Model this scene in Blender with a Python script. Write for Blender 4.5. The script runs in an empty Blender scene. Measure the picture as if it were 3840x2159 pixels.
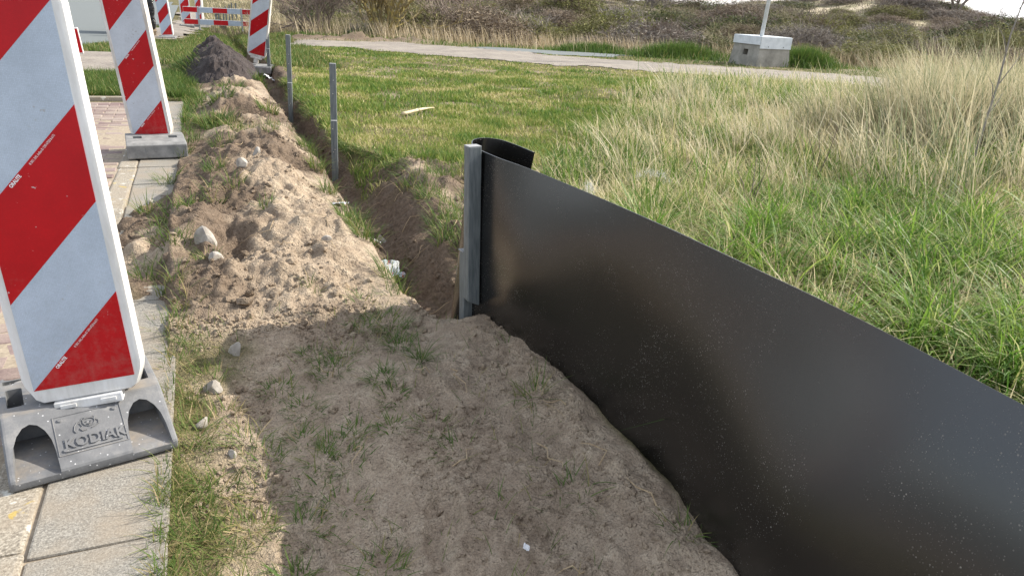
import bpy, bmesh, math, random
import numpy as np
from mathutils import Matrix, Vector

R = math.radians
S = bpy.context.scene
COL = S.collection

# ------------------------------------------------------------------ camera
# world axes: x = across the street (right), y = along the kerb (away), z = up
cam_d = bpy.data.cameras.new('camera')
cam_d.sensor_width = 36.0
cam_d.lens = 36.0 * 2700.0 / 3840.0
cam_d.clip_start = 0.05
cam_d.clip_end = 2000
cam = bpy.data.objects.new('camera', cam_d)
COL.objects.link(cam)
_yaw, _pitch, _roll = -R(23.58), R(21.8), R(3.5)
cam.matrix_world = (Matrix.Translation((0, 0, 1.25)) @ Matrix.Rotation(_yaw, 4, 'Z')
                    @ Matrix.Rotation(math.pi / 2 - _pitch, 4, 'X') @ Matrix.Rotation(_roll, 4, 'Z'))
S.camera = cam

# ------------------------------------------------------------------ light
SUN_EL, SUN_AZ = R(35.5), R(85)          # azimuth clockwise from +y: the sun stands to the right
w = bpy.data.worlds.new('World')
S.world = w
w.use_nodes = True
nt = w.node_tree
nt.nodes.clear()
sky = nt.nodes.new('ShaderNodeTexSky')
sky.sky_type = 'NISHITA'
sky.sun_disc = False
sky.sun_elevation = SUN_EL
sky.sun_rotation = SUN_AZ
sky.dust_density = 2.5
sky.air_density = 1.0
bgn = nt.nodes.new('ShaderNodeBackground')
bgn.inputs['Strength'].default_value = 0.15
outw = nt.nodes.new('ShaderNodeOutputWorld')
# thin bright cloud cover mixed into the sky
tc = nt.nodes.new('ShaderNodeTexCoord')
mp = nt.nodes.new('ShaderNodeMapping')
mp.inputs['Scale'].default_value = (1.2, 1.2, 3.5)
cn = nt.nodes.new('ShaderNodeTexNoise')
cn.inputs['Scale'].default_value = 2.2
cn.inputs['Detail'].default_value = 7
cr = nt.nodes.new('ShaderNodeValToRGB')
cr.color_ramp.elements[0].position = 0.40
cr.color_ramp.elements[1].position = 0.62
cr.color_ramp.elements[0].color = (0.12, 0.12, 0.12, 1)
cr.color_ramp.elements[1].color = (0.85, 0.85, 0.85, 1)
cm = nt.nodes.new('ShaderNodeMix')
cm.data_type = 'RGBA'
cm.inputs[7].default_value = (7.2, 7.4, 7.8, 1)
nt.links.new(tc.outputs['Generated'], mp.inputs['Vector'])
nt.links.new(mp.outputs[0], cn.inputs['Vector'])
nt.links.new(cn.outputs['Fac'], cr.inputs['Fac'])
nt.links.new(cr.outputs['Color'], cm.inputs[0])
nt.links.new(sky.outputs['Color'], cm.inputs[6])
nt.links.new(cm.outputs[2], bgn.inputs['Color'])
nt.links.new(bgn.outputs[0], outw.inputs['Surface'])

sun_d = bpy.data.lights.new('sun', 'SUN')
sun_d.energy = 5.0
sun_d.angle = R(0.55)
sun_d.color = (1.0, 0.94, 0.84)
sun = bpy.data.objects.new('sun', sun_d)
COL.objects.link(sun)
_sd = Vector((math.sin(SUN_AZ) * math.cos(SUN_EL), math.cos(SUN_AZ) * math.cos(SUN_EL), math.sin(SUN_EL)))
sun.rotation_euler = _sd.to_track_quat('Z', 'Y').to_euler()
sun.location = (30, 0, 30)

S.view_settings.view_transform = 'Standard'
S.view_settings.look = 'None'
S.view_settings.exposure = 0.68
S.view_settings.gamma = 1.0
S.view_settings.use_curve_mapping = False

# ------------------------------------------------------------------ helpers
RNG = np.random.default_rng(7)

def sst(a, b, x):
    t = np.clip((np.asarray(x, float) - a) / (b - a), 0, 1)
    return t * t * (3 - 2 * t)

def vnoise(x, y, seed=0):
    x = np.asarray(x, float); y = np.asarray(y, float)
    xi = np.floor(x).astype(np.int64); yi = np.floor(y).astype(np.int64)
    fx = x - xi; fy = y - yi
    fx = fx * fx * fx * (fx * (fx * 6 - 15) + 10); fy = fy * fy * fy * (fy * (fy * 6 - 15) + 10)
    def h(a, b):
        n = (a * 374761393 + b * 668265263 + seed * 1274126177) & 0xFFFFFFFF
        n = ((n ^ (n >> 13)) * 1274126177) & 0xFFFFFFFF
        n = (n ^ (n >> 16)) & 0xFFFFFFFF
        n = ((n ^ (n >> 15)) * 2246822519) & 0xFFFFFFFF
        return ((n ^ (n >> 13)) & 0xFFFFFF) / float(0xFFFFFF)
    a = h(xi, yi); b = h(xi + 1, yi); c = h(xi, yi + 1); d = h(xi + 1, yi + 1)
    return (a * (1 - fx) + b * fx) * (1 - fy) + (c * (1 - fx) + d * fx) * fy

def fbm(x, y, octv=4, seed=0, gain=0.5):
    s = 0; amp = 1; tot = 0
    for i in range(octv):
        s = s + amp * vnoise(x * 2 ** i + 13.7 * i, y * 2 ** i - 7.1 * i, seed + i * 17)
        tot += amp; amp *= gain
    return s / tot - 0.5          # about -0.35 .. 0.35

def tag(o, label=None, cat=None, group=None, kind=None):
    if label: o['label'] = label
    if cat: o['category'] = cat
    if group: o['group'] = group
    if kind: o['kind'] = kind
    return o

def link(o, parent=None):
    COL.objects.link(o)
    if parent is not None: o.parent = parent
    return o

def empty(name, loc=(0, 0, 0), rot=(0, 0, 0)):
    o = bpy.data.objects.new(name, None)
    o.empty_display_size = 0.1
    o.location = loc; o.rotation_euler = rot
    return link(o)

def pm(name, verts, faces, mat, parent=None, smooth=False):
    me = bpy.data.meshes.new(name)
    me.from_pydata([tuple(v) for v in verts], [], faces)
    me.update()
    if smooth:
        me.polygons.foreach_set('use_smooth', [True] * len(me.polygons))
    if mat: me.materials.append(mat)
    return link(bpy.data.objects.new(name, me), parent)

def npmesh(name, V, T, mat, attrs=None, smooth=True, parent=None):
    """V (n,3), T (m,3) triangles or (m,4) quads, attrs name->(n,) float arrays."""
    me = bpy.data.meshes.new(name)
    V = np.ascontiguousarray(V, np.float32); T = np.ascontiguousarray(T, np.int32)
    k = T.shape[1]
    me.vertices.add(len(V)); me.vertices.foreach_set('co', V.ravel())
    me.loops.add(T.size); me.loops.foreach_set('vertex_index', T.ravel())
    me.polygons.add(len(T))
    me.polygons.foreach_set('loop_start', np.arange(0, T.size, k, dtype=np.int32))
    try:
        me.polygons.foreach_set('loop_total', np.full(len(T), k, np.int32))
    except Exception:
        pass
    me.polygons.foreach_set('use_smooth', np.full(len(T), smooth, bool))
    me.update(calc_edges=True)
    for n, a in (attrs or {}).items():
        at = me.attributes.new(n, 'FLOAT', 'POINT')
        at.data.foreach_set('value', np.ascontiguousarray(a, np.float32))
    me.materials.append(mat)
    return link(bpy.data.objects.new(name, me), parent)

def bm_obj(name, bm, mat, parent=None, smooth=False):
    me = bpy.data.meshes.new(name)
    bm.normal_update()
    bm.to_mesh(me); bm.free()
    if smooth: me.polygons.foreach_set('use_smooth', [True] * len(me.polygons))
    if mat: me.materials.append(mat)
    return link(bpy.data.objects.new(name, me), parent)

def box_bm(x0, x1, y0, y1, z0, z1, bevel=0.0, seg=2, bm=None):
    bm = bm or bmesh.new()
    r = bmesh.ops.create_cube(bm, size=1.0)
    for v in r['verts']:
        v.co = Vector(((x0 + x1) / 2 + v.co.x * (x1 - x0), (y0 + y1) / 2 + v.co.y * (y1 - y0), (z0 + z1) / 2 + v.co.z * (z1 - z0)))
    if bevel:
        es = list({e for v in r['verts'] for e in v.link_edges})
        bmesh.ops.bevel(bm, geom=es, offset=bevel, segments=seg, affect='EDGES', profile=0.6)
    return bm

def tube(pts, rad, sides=6):
    """tapered tube through pts: verts, faces"""
    pts = [Vector(p) for p in pts]
    V = []; Fc = []
    n = len(pts)
    for i, p in enumerate(pts):
        t = (pts[min(i + 1, n - 1)] - pts[max(i - 1, 0)]).normalized()
        a = t.orthogonal().normalized() if i == 0 else (a - t * a.dot(t)).normalized()
        b = t.cross(a)
        r = rad[i] if hasattr(rad, '__len__') else rad
        for k in range(sides):
            th = 2 * math.pi * k / sides
            V.append(p + (a * math.cos(th) + b * math.sin(th)) * r)
    for i in range(n - 1):
        for k in range(sides):
            k2 = (k + 1) % sides
            Fc.append((i * sides + k, i * sides + k2, (i + 1) * sides + k2, (i + 1) * sides + k))
    Fc.append(tuple(reversed(range(sides)))); Fc.append(tuple(range((n - 1) * sides, n * sides)))
    return V, Fc

def merge(parts):
    V = []; Fc = []
    for v, f in parts:
        o = len(V); V += list(v); Fc += [tuple(i + o for i in q) for q in f]
    return V, Fc

def copy_tree(o, parent=None):
    c = o.copy(); COL.objects.link(c); c.parent = parent
    for ch in list(o.children): copy_tree(ch, c)
    return c

# ------------------------------------------------------------------ materials
def newmat(name):
    m = bpy.data.materials.new(name); m.use_nodes = True
    n = m.node_tree
    return m, n, n.nodes, n.links, n.nodes['Principled BSDF']

def N(nodes, t, **kw):
    n = nodes.new('ShaderNode' + t)
    for k, v in kw.items(): setattr(n, k, v)
    return n

def noise(nodes, links, scale, detail=4, rough=0.55, vec=None, dist=0.0):
    n = N(nodes, 'TexNoise'); n.inputs['Scale'].default_value = scale
    n.inputs['Detail'].default_value = detail; n.inputs['Roughness'].default_value = rough
    n.inputs['Distortion'].default_value = dist
    if vec is not None: links.new(vec, n.inputs['Vector'])
    return n

def ramp(nodes, links, fac, stops):
    r = N(nodes, 'ValToRGB'); e = r.color_ramp.elements
    while len(e) < len(stops): e.new(0.5)
    for i, (p, c) in enumerate(stops):
        e[i].position = p; e[i].color = (*c, 1) if len(c) == 3 else c
    links.new(fac, r.inputs['Fac'])
    return r

def mixc(nodes, links, fac, a, b):
    m = N(nodes, 'Mix', data_type='RGBA')
    for i, s in ((0, fac), (6, a), (7, b)):
        if isinstance(s, (int, float)): m.inputs[i].default_value = s
        elif isinstance(s, tuple): m.inputs[i].default_value = (*s, 1)
        else: links.new(s, m.inputs[i])
    return m.outputs[2]

def bump(nodes, links, h, strength, dist, b, prev=None):
    n = N(nodes, 'Bump'); n.inputs['Strength'].default_value = strength; n.inputs['Distance'].default_value = dist
    links.new(h, n.inputs['Height'])
    if prev is not None: links.new(prev, n.inputs['Normal'])
    if b is not None: links.new(n.outputs[0], b.inputs['Normal'])
    return n.outputs[0]

def simple(name, col, col2=None, scale=20, rough=0.6, bs=0.0, bd=0.002, bscale=None, metal=0.0, spec=0.5, stretch=None):
    m, n, nd, lk, b = newmat(name)
    tc = N(nd, 'TexCoord'); vec = tc.outputs['Object']
    if stretch:
        mp = N(nd, 'Mapping'); mp.inputs['Scale'].default_value = stretch
        lk.new(vec, mp.inputs['Vector']); vec = mp.outputs[0]
    if col2:
        ns = noise(nd, lk, scale, 6, 0.62, vec)
        r = ramp(nd, lk, ns.outputs['Fac'], [(0.32, col), (0.68, col2)])
        lk.new(r.outputs['Color'], b.inputs['Base Color'])
    else:
        b.inputs['Base Color'].default_value = (*col, 1)
    b.inputs['Roughness'].default_value = rough; b.inputs['Metallic'].default_value = metal
    b.inputs['Specular IOR Level'].default_value = spec
    if bs:
        ns = noise(nd, lk, bscale or scale * 3, 5, 0.6, vec)
        bump(nd, lk, ns.outputs['Fac'], bs, bd, b)
    return m

def mat_ground():
    m, n, nd, lk, b = newmat('ground')
    pos = N(nd, 'NewGeometry').outputs['Position']
    sand = N(nd, 'Attribute', attribute_name='sand').outputs['Fac']
    dark = N(nd, 'Attribute', attribute_name='dark').outputs['Fac']
    brush = N(nd, 'Attribute', attribute_name='brush').outputs['Fac']
    n1 = noise(nd, lk, 2.2, 5, 0.6, pos); n2 = noise(nd, lk, 14, 6, 0.65, pos); n3 = noise(nd, lk, 160, 4, 0.7, pos); n4 = noise(nd, lk, 45, 4, 0.6, pos)
    tf = ramp(nd, lk, n2.outputs['Fac'], [(0.3, (0.075, 0.066, 0.03)), (0.5, (0.125, 0.112, 0.05)), (0.7, (0.19, 0.16, 0.085))])
    s1 = ramp(nd, lk, n2.outputs['Fac'], [(0.28, (0.235, 0.180, 0.130)), (0.5, (0.375, 0.300, 0.220)), (0.72, (0.49, 0.405, 0.305))])
    s2 = ramp(nd, lk, n3.outputs['Fac'], [(0.3, (0.62, 0.6, 0.58)), (0.5, (1, 1, 1)), (0.72, (1.18, 1.16, 1.12))])
    mu = N(nd, 'Mix', data_type='RGBA', blend_type='MULTIPLY'); mu.inputs[0].default_value = 1
    lk.new(s1.outputs[0], mu.inputs[6]); lk.new(s2.outputs[0], mu.inputs[7])
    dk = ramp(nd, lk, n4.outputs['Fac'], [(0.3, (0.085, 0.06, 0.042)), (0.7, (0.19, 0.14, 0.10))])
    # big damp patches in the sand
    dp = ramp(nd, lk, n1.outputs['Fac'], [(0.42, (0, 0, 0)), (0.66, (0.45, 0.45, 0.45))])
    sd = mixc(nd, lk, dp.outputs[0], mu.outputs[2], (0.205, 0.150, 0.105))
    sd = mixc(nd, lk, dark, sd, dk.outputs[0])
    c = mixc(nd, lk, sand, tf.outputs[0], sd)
    nb = noise(nd, lk, 0.35, 6, 0.65, pos)
    br = ramp(nd, lk, nb.outputs['Fac'], [(0.3, (0.13, 0.105, 0.075)), (0.44, (0.23, 0.19, 0.13)), (0.52, (0.21, 0.195, 0.105)), (0.62, (0.52, 0.44, 0.31))])
    c = mixc(nd, lk, brush, c, br.outputs[0])
    lk.new(c, b.inputs['Base Color'])
    b.inputs['Roughness'].default_value = 0.95; b.inputs['Specular IOR Level'].default_value = 0.15
    v1 = N(nd, 'TexVoronoi'); v1.inputs['Scale'].default_value = 70; lk.new(pos, v1.inputs['Vector'])
    v2 = N(nd, 'TexVoronoi'); v2.inputs['Scale'].default_value = 170; lk.new(pos, v2.inputs['Vector'])
    inv1 = N(nd, 'Math', operation='SUBTRACT'); inv1.inputs[0].default_value = 1; lk.new(v1.outputs['Distance'], inv1.inputs[1])
    inv2 = N(nd, 'Math', operation='SUBTRACT'); inv2.inputs[0].default_value = 1; lk.new(v2.outputs['Distance'], inv2.inputs[1])
    cl = ramp(nd, lk, noise(nd, lk, 7, 4, .6, pos).outputs['Fac'], [(.42, (0, 0, 0)), (.6, (1, 1, 1))])
    c1 = N(nd, 'Math', operation='MULTIPLY'); lk.new(inv1.outputs[0], c1.inputs[0]); lk.new(cl.outputs[0], c1.inputs[1])
    p = bump(nd, lk, n4.outputs['Fac'], 0.8, 0.014, None)
    p = bump(nd, lk, c1.outputs[0], 0.9, 0.012, None, p)
    p = bump(nd, lk, inv2.outputs[0], 0.7, 0.006, None, p)
    bump(nd, lk, n3.outputs['Fac'], 0.9, 0.005, b, p)
    return m

def mat_blade(name, stops, tipcol=None, transl=0.35, rootdark=None, rough=0.45):
    m, n, nd, lk, b = newmat(name)
    rn = N(nd, 'Attribute', attribute_name='rnd').outputs['Fac']
    t = N(nd, 'Attribute', attribute_name='t').outputs['Fac']
    c = ramp(nd, lk, rn, stops).outputs[0]
    if tipcol:
        mt = N(nd, 'Math', operation='POWER'); lk.new(t, mt.inputs[0]); mt.inputs[1].default_value = 3
        c = mixc(nd, lk, mt.outputs[0], c, tipcol)
    lk.new(c, b.inputs['Base Color'])
    b.inputs['Roughness'].default_value = rough + .15; b.inputs['Specular IOR Level'].default_value = 0.18
    tr = N(nd, 'BsdfTranslucent'); lk.new(c, tr.inputs['Color'])
    mx = N(nd, 'MixShader'); mx.inputs[0].default_value = transl
    lk.new(b.outputs[0], mx.inputs[1]); lk.new(tr.outputs[0], mx.inputs[2])
    lk.new(mx.outputs[0], nd['Material Output'].inputs['Surface'])
    return m

M = {}
M['ground'] = mat_ground()
M['lawn'] = mat_blade('lawn_blades', [(0.0, (0.095, 0.17, 0.03)), (0.3, (0.175, 0.24, 0.045)), (0.55, (0.27, 0.295, 0.075)), (0.75, (0.37, 0.33, 0.125)), (1.0, (0.6, 0.52, 0.28))])
M['rough'] = mat_blade('rough_blades', [(0.0, (0.06, 0.135, 0.022)), (0.35, (0.14, 0.23, 0.038)), (0.55, (0.24, 0.28, 0.08)), (0.7, (0.42, 0.38, 0.18)), (1.0, (0.66, 0.57, 0.38))], transl=0.4)
M['lush'] = mat_blade('lush_blades', [(0.0, (0.07, 0.16, 0.022)), (0.5, (0.155, 0.255, 0.04)), (0.75, (0.25, 0.32, 0.08)), (1.0, (0.58, 0.53, 0.3))], transl=0.45, rough=0.35)
M['marram'] = mat_blade('marram_blades', [(0.0, (0.12, 0.155, 0.08)), (0.3, (0.26, 0.285, 0.17)), (0.55, (0.51, 0.455, 0.30)), (1.0, (0.74, 0.655, 0.485))], transl=0.25)
M['tuft'] = mat_blade('tuft_blades', [(0.0, (0.06, 0.115, 0.025)), (0.5, (0.105, 0.165, 0.035)), (0.72, (0.19, 0.2, 0.06)), (0.86, (0.33, 0.26, 0.12)), (1.0, (0.47, 0.37, 0.21))], transl=0.35)
M['reed'] = mat_blade('dry_reeds', [(0.0, (0.2, 0.18, 0.09)), (0.3, (0.36, 0.29, 0.18)), (1.0, (0.58, 0.48, 0.34))], transl=0.2)
M['brush'] = mat_blade('brush_twigs', [(0.0, (0.13, 0.10, 0.075)), (0.45, (0.23, 0.185, 0.13)), (0.7, (0.25, 0.23, 0.11)), (1.0, (0.52, 0.44, 0.30))], transl=0.1, rough=0.8)
M['root'] = simple('root_fibre', (0.30, 0.21, 0.12), (0.48, 0.37, 0.23), 40, 0.8)

# ------------------------------------------------------------------ terrain
def sand_mask(u, v):
    nz = fbm(u * 3.2, v * 3.2, 4, 3) * 0.5
    nl = fbm(u * 9, v * 9, 3, 9) * 0.25
    near = sst(-0.16, 0.08, u + nz * 0.7 + nl * 0.6 - 0.05 * sst(1.7, 1.2, v)) * (1 - sst(1.05, 1.1, u)) * (1 - sst(2.7, 3.1, v))
    ridge_l = np.interp(v, [0, 2.4, 3.0, 4.0, 4.8, 5.6, 7.5, 10, 12.5], [-0.1, -0.1, -0.34, -0.62, -0.58, -0.28, -0.1, -0.02, 0.1])
    ridge = sst(-0.10, 0.07, u - ridge_l + nz * 0.5 + nl * 0.3) * (1 - sst(0.98, 1.06, u + nz * 0.1)) * sst(2.4, 2.8, v) * (1 - sst(11.5, 12.8, v + nz * 2))
    bank = sst(0.95, 1.0, u) * (1 - sst(1.45, 1.95, u + nz * 1.4 + nl)) * sst(2.55, 2.7, v) * (1 - sst(4.9, 5.7, v + nz * 2 - (u - 1.2) * 0.5))
    far_tr = sst(0.62, 0.75, u + nz * 0.3) * (1 - sst(1.15, 1.3, u + nz * 0.3)) * sst(10, 11, v) * (1 - sst(18, 19, v))
    dirt = np.exp(-((v - (19.9 + (u - 1.5) * 0.10 + 0.7 * nz)) / 0.6) ** 2) * sst(0.8, 1.6, u) * (1 - sst(7.5, 9.5, u))
    patch = sst(0.12, 0.24, fbm(u * 1.4 + 5, v * 1.4, 3, 23)) * 0.55 * sst(1.3, 2.2, u) * sst(4.5, 5.5, v)
    fars = sst(36, 38, v) * (1 - sst(-5, -3, u))
    return np.clip(np.maximum.reduce([near, ridge, bank, far_tr, dirt * 1.1, patch, fars]), 0, 1)

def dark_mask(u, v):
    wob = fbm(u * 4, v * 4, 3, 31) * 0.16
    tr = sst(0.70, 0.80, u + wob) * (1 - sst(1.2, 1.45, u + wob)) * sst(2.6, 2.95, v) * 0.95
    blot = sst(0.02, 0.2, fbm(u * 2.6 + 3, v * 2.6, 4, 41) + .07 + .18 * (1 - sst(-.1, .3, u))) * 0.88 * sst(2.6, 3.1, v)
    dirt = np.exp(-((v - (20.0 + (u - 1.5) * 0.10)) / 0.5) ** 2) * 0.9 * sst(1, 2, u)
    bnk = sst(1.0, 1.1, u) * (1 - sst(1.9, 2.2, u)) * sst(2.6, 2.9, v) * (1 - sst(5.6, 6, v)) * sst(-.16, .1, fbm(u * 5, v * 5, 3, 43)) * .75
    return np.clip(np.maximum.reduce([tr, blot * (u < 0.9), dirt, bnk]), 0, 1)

def cam_dist(u, v):
    return np.sqrt(u * u + v * v)

RIMX = [1.12, 1.18, 1.14, 1.28, 1.28, 1.00, 0.97, 1.06]
def rimwob(v): return 0.16 * fbm(v * 1.8, v * 0 + 4, 3, 72) + 0.10 * fbm(v * 6, v * 0 + 6, 3, 73)
def hz(u, v):
    u = np.asarray(u, float); v = np.asarray(v, float)
    z = 0.03 * fbm(u * 0.9, v * 0.9, 3, 1) + 0.012
    d = cam_dist(u, v)
    # under the paving on the left the sub-base lies low
    pv = 1 - sst(-0.235, -0.2, u)
    pav = pv * (1 - sst(8.75, 8.8, v))
    z = z * (1 - pav) - 0.055 * pav
    # verge left further on
    z = z + 0.02 * pv * sst(8.75, 8.9, v)
    # spoil ridge
    sp = sst(2.45, 3.35, v) * (1 - sst(10.2, 12.0, v))
    uc = 0.34 + 0.26 * fbm(v * 1.1, v * 0 + 2.2, 2, 5)
    A = (0.125 + 0.24 * fbm(v * 1.5, v * 0 + 8.8, 3, 6)) * sp
    sl = np.interp(v, [2.4, 3, 4.2, 5.0, 6, 8, 11], [0.34, 0.42, 0.48, 0.45, 0.34, 0.26, 0.24])
    du = u - uc
    prof = np.where(du < 0, np.exp(-(du / sl) ** 2), np.exp(-(np.abs(du) / 0.27) ** 2.4))
    z = z + A * prof
    lump = sst(0.12, 0.6, prof) * sp
    z = z + lump * (0.18 * fbm(u * 2.9, v * 2.9, 3, 51) + 0.10 * np.abs(fbm(u * 7, v * 7, 3, 52)) + 0.045 * fbm(u * 20, v * 20, 3, 53) + 0.02 * fbm(u * 52, v * 52, 2, 54))
    # spill over the slabs
    spill = np.exp(-((v - 3.85) / 0.80) ** 2) * sst(-0.66, -0.36, u + 0.25 * fbm(u * 5, v * 5, 3, 57)) * (1 - sst(-0.1, 0.1, u))
    z = z + 0.115 * spill * (1 + 1.2 * fbm(u * 8, v * 8, 3, 58))
    # sand relief near the camera
    s = sand_mask(u, v)
    near = s * (1 - sst(6, 9, d))
    foot = sst(0.02, 0.2, fbm(u * 3.1, v * 3.1, 2, 61))
    z = z + near * (0.05 * fbm(u * 5.5, v * 5.5, 4, 62) - 0.022 * foot + 0.03 * np.abs(fbm(u * 15, v * 15, 3, 63)) + 0.026 * sst(-.1, .15, fbm(u * 4, v * 4, 2, 66)) * fbm(u * 38, v * 38, 2, 64))
    z = z - 0.055 * np.exp(-((u - .08) / .30) ** 2) * (1 - sst(2.1, 2.7, v)) * sst(-.24, -.1, u)
    # shoe prints in the shaded sand
    for (a, b_, an, L, W) in ((0.72, 1.27, 0.5, 0.15, 0.055), (0.90, 1.50, 0.4, 0.14, 0.05), (0.47, 1.42, -0.3, 0.14, 0.05), (0.12, 1.44, 0.1, 0.14, 0.055), (0.62, 2.0, 0.2, 0.13, 0.05)):
        x = (u - a) * math.cos(an) + (v - b_) * math.sin(an); y = -(u - a) * math.sin(an) + (v - b_) * math.cos(an)
        r = np.sqrt((x / W) ** 2 + (y / L) ** 2)
        z = z - 0.013 * (1 - sst(0.7, 1.05, r)) + 0.008 * np.exp(-((r - 1.15) / 0.15) ** 2)
    # backfill against the sheet
    z = z + 0.05 * np.exp(-((u - 1.0) / 0.13) ** 2) * (1 - sst(2.45, 2.62, v)) * (1 + 1.2 * fbm(u * 7, v * 7, 3, 65))
    # trench
    wl = 0.05 * fbm(v * 2.4, v * 0 + 1, 3, 71) ; wr = rimwob(v)
    dep = sst(2.5, 3.0, v) * (1 - sst(44, 45, v)) * (0.21 - 0.04 * sst(7, 10, v))
    left = sst(0.735 + wl, 0.86 + wl, u)
    rim = wr + np.interp(v, [2.5, 3.0, 3.8, 4.6, 5.4, 6.2, 8, 12], RIMX)
    right = 1 - sst(rim - np.interp(v, [2.5, 4, 5.6, 6.4], [0.24, 0.32, 0.36, 0.07]), rim, u)
    t = left * right
    z = z - dep * t + 0.07 * t * sst(2.5, 3.0, v) * fbm(u * 9, v * 9, 4, 74)
    # turf lip on the right bank
    z = z + 0.035 * sst(rim - 0.02, rim + 0.06, u) * np.exp(-np.maximum(u - rim, 0) / 0.6) * sst(2.6, 3, v)
    # broken, dug-over bank between trench and lawn
    bk = sst(1.0, 1.15, u) * (1 - sst(1.9, 2.3, u)) * sst(2.6, 2.9, v) * (1 - sst(5.2, 6.0, v))
    z = z + bk * (0.18 * fbm(u * 3.4, v * 3.4, 4, 75) + 0.06 * np.abs(fbm(u * 9, v * 9, 3, 78)) + 0.0)
    # rough grass behind the sheet stands a little higher
    z = z + 0.05 * sst(1.1, 1.5, u) * (1 - sst(3, 5, v)) + 0.10 * sst(2.5, 6, u) * sst(3, 6, u) * (1 - sst(9, 12, v)) * (0.6 + fbm(u * 0.7, v * 0.7, 2, 76))
    # dug strip by the path
    z = z + 0.20 * np.exp(-((v - (20.1 + (u - 1.5) * 0.10)) / 0.35) ** 2) * sst(1.0, 1.6, u) * (1 - sst(6, 7.5, u)) * (0.5 + 1.6 * fbm(u * 2.5, v * 2.5, 3, 77))
    # dunes beyond the path
    hd = u * 0.40 + v * 0.9165
    lat = u * 0.9165 - v * 0.40
    rgt = 1 - .60 * sst(.52, .74, lat / np.maximum(hd, 1))
    rise = sst(24, 70, hd) * rgt * (0.5 + 1.9 * fbm(lat * 0.03 + 3.1, hd * 0.03, 2, 81)) + sst(24, 34, hd) * 1.3 * fbm(lat * 0.10, hd * 0.10, 3, 82)
    rise = rise + rgt * sst(60, 120, hd) * (0.3 + 2.4 * fbm(lat * 0.016, hd * 0.013, 3, 83)) + 2.1 * np.exp(-((lat - 27) / 11) ** 2 - ((hd - 64) / 18) ** 2) + 0.9 * np.exp(-((lat - 2) / 8) ** 2 - ((hd - 60) / 18) ** 2)
    z = z + rise * sst(-20, -4, lat) - 0.25 * sst(20, 24, hd) * sst(-1, 2, u) * (1 - sst(26, 32, hd))
    z = z - 0.21 * sst(13.5, 19.5, v) * (1 - sst(0.9, 2.6, u))
    return z

def graded(parts):
    out = [parts[0][0]]
    for a, b, s0, s1 in parts:
        x = a
        while x < b - 1e-6:
            f_ = (x - a) / (b - a); x += s0 * (s1 / s0) ** f_
            out.append(min(x, b))
    return np.array(out)

def build_ground():
    us = np.concatenate([-graded([(0.7, 2.5, 0.05, 0.25), (2.5, 30, 0.3, 4), (30, 500, 5, 60)])[::-1], graded([(-0.7, -0.3, 0.03, 0.014), (-0.3, 1.3, 0.0118, 0.0118), (1.3, 1.4, 0.013, 0.02), (1.4, 4, 0.02, 0.07), (4, 30, 0.08, 1.0), (30, 160, 1.2, 6), (160, 700, 10, 80)])[1:]])
    vs = np.concatenate([-graded([(-0.55, 3, 0.1, 0.5), (3, 60, 1, 10)])[::-1], graded([(0.55, 1.2, 0.06, 0.014), (1.2, 4.6, 0.0115, 0.0130), (4.6, 9, 0.016, 0.045), (9, 20, 0.05, 0.15), (20, 40, 0.2, 0.6), (40, 140, 0.8, 5), (140, 900, 8, 120)])[1:]])
    U, Vv = np.meshgrid(us, vs)
    nu, nv = len(us), len(vs)
    u = U.ravel(); v = Vv.ravel()
    z = hz(u, v)
    idx = np.arange(nu * nv).reshape(nv, nu)
    q = np.stack([idx[:-1, :-1], idx[:-1, 1:], idx[1:, 1:], idx[1:, :-1]], -1).reshape(-1, 4)
    hd = u * 0.40 + v * 0.9165
    br = sst(19, 23, hd + 2 * fbm(u * .5, v * .5, 2, 91)) * sst(-3, 0, u * 0.9165 - v * 0.4 + 9)
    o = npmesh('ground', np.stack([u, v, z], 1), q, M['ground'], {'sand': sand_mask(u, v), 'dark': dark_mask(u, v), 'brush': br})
    tag(o, 'sandy and grassy dune ground with a dug trench', None, None, 'structure')
    return o
build_ground()

# ------------------------------------------------------------------ paving on the left
def mat_concrete(name, a, b_, c, sc, lichen=0.0):
    m, n, nd, lk, b = newmat(name)
    tc = N(nd, 'NewGeometry'); vec = tc.outputs['Position']
    n1 = noise(nd, lk, sc, 3, 0.7, vec); n2 = noise(nd, lk, 5, 5, 0.6, vec)
    r = ramp(nd, lk, n1.outputs['Fac'], [(0.3, a), (0.5, b_), (0.7, c)])
    st = ramp(nd, lk, n2.outputs['Fac'], [(0.42, (0.05, 0.05, 0.05)), (0.66, (0.65, 0.65, 0.65))])
    col = mixc(nd, lk, st.outputs[0], r.outputs[0], (0.27, 0.222, 0.165))
    if lichen:
        n3 = noise(nd, lk, 16, 4, 0.6, vec); l1 = ramp(nd, lk, n3.outputs['Fac'], [(0.60, (0, 0, 0)), (0.66, (lichen, lichen, lichen))])
        n4 = noise(nd, lk, 9, 4, 0.6, vec, 1.0); l2 = ramp(nd, lk, n4.outputs['Fac'], [(0.64, (0, 0, 0)), (0.68, (lichen * .8,) * 3)])
        col = mixc(nd, lk, l1.outputs[0], col, (0.55, 0.54, 0.48)); col = mixc(nd, lk, l2.outputs[0], col, (0.42, 0.30, 0.06))
    lk.new(col, b.inputs['Base Color']); b.inputs['Roughness'].default_value = 0.93; b.inputs['Specular IOR Level'].default_value = 0.2
    bump(nd, lk, n1.outputs['Fac'], 0.5, 0.003, b)
    return m
M['slab'] = mat_concrete('slab_concrete', (0.12, 0.112, 0.098), (0.225, 0.212, 0.185), (0.37, 0.35, 0.305), 190)
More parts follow.
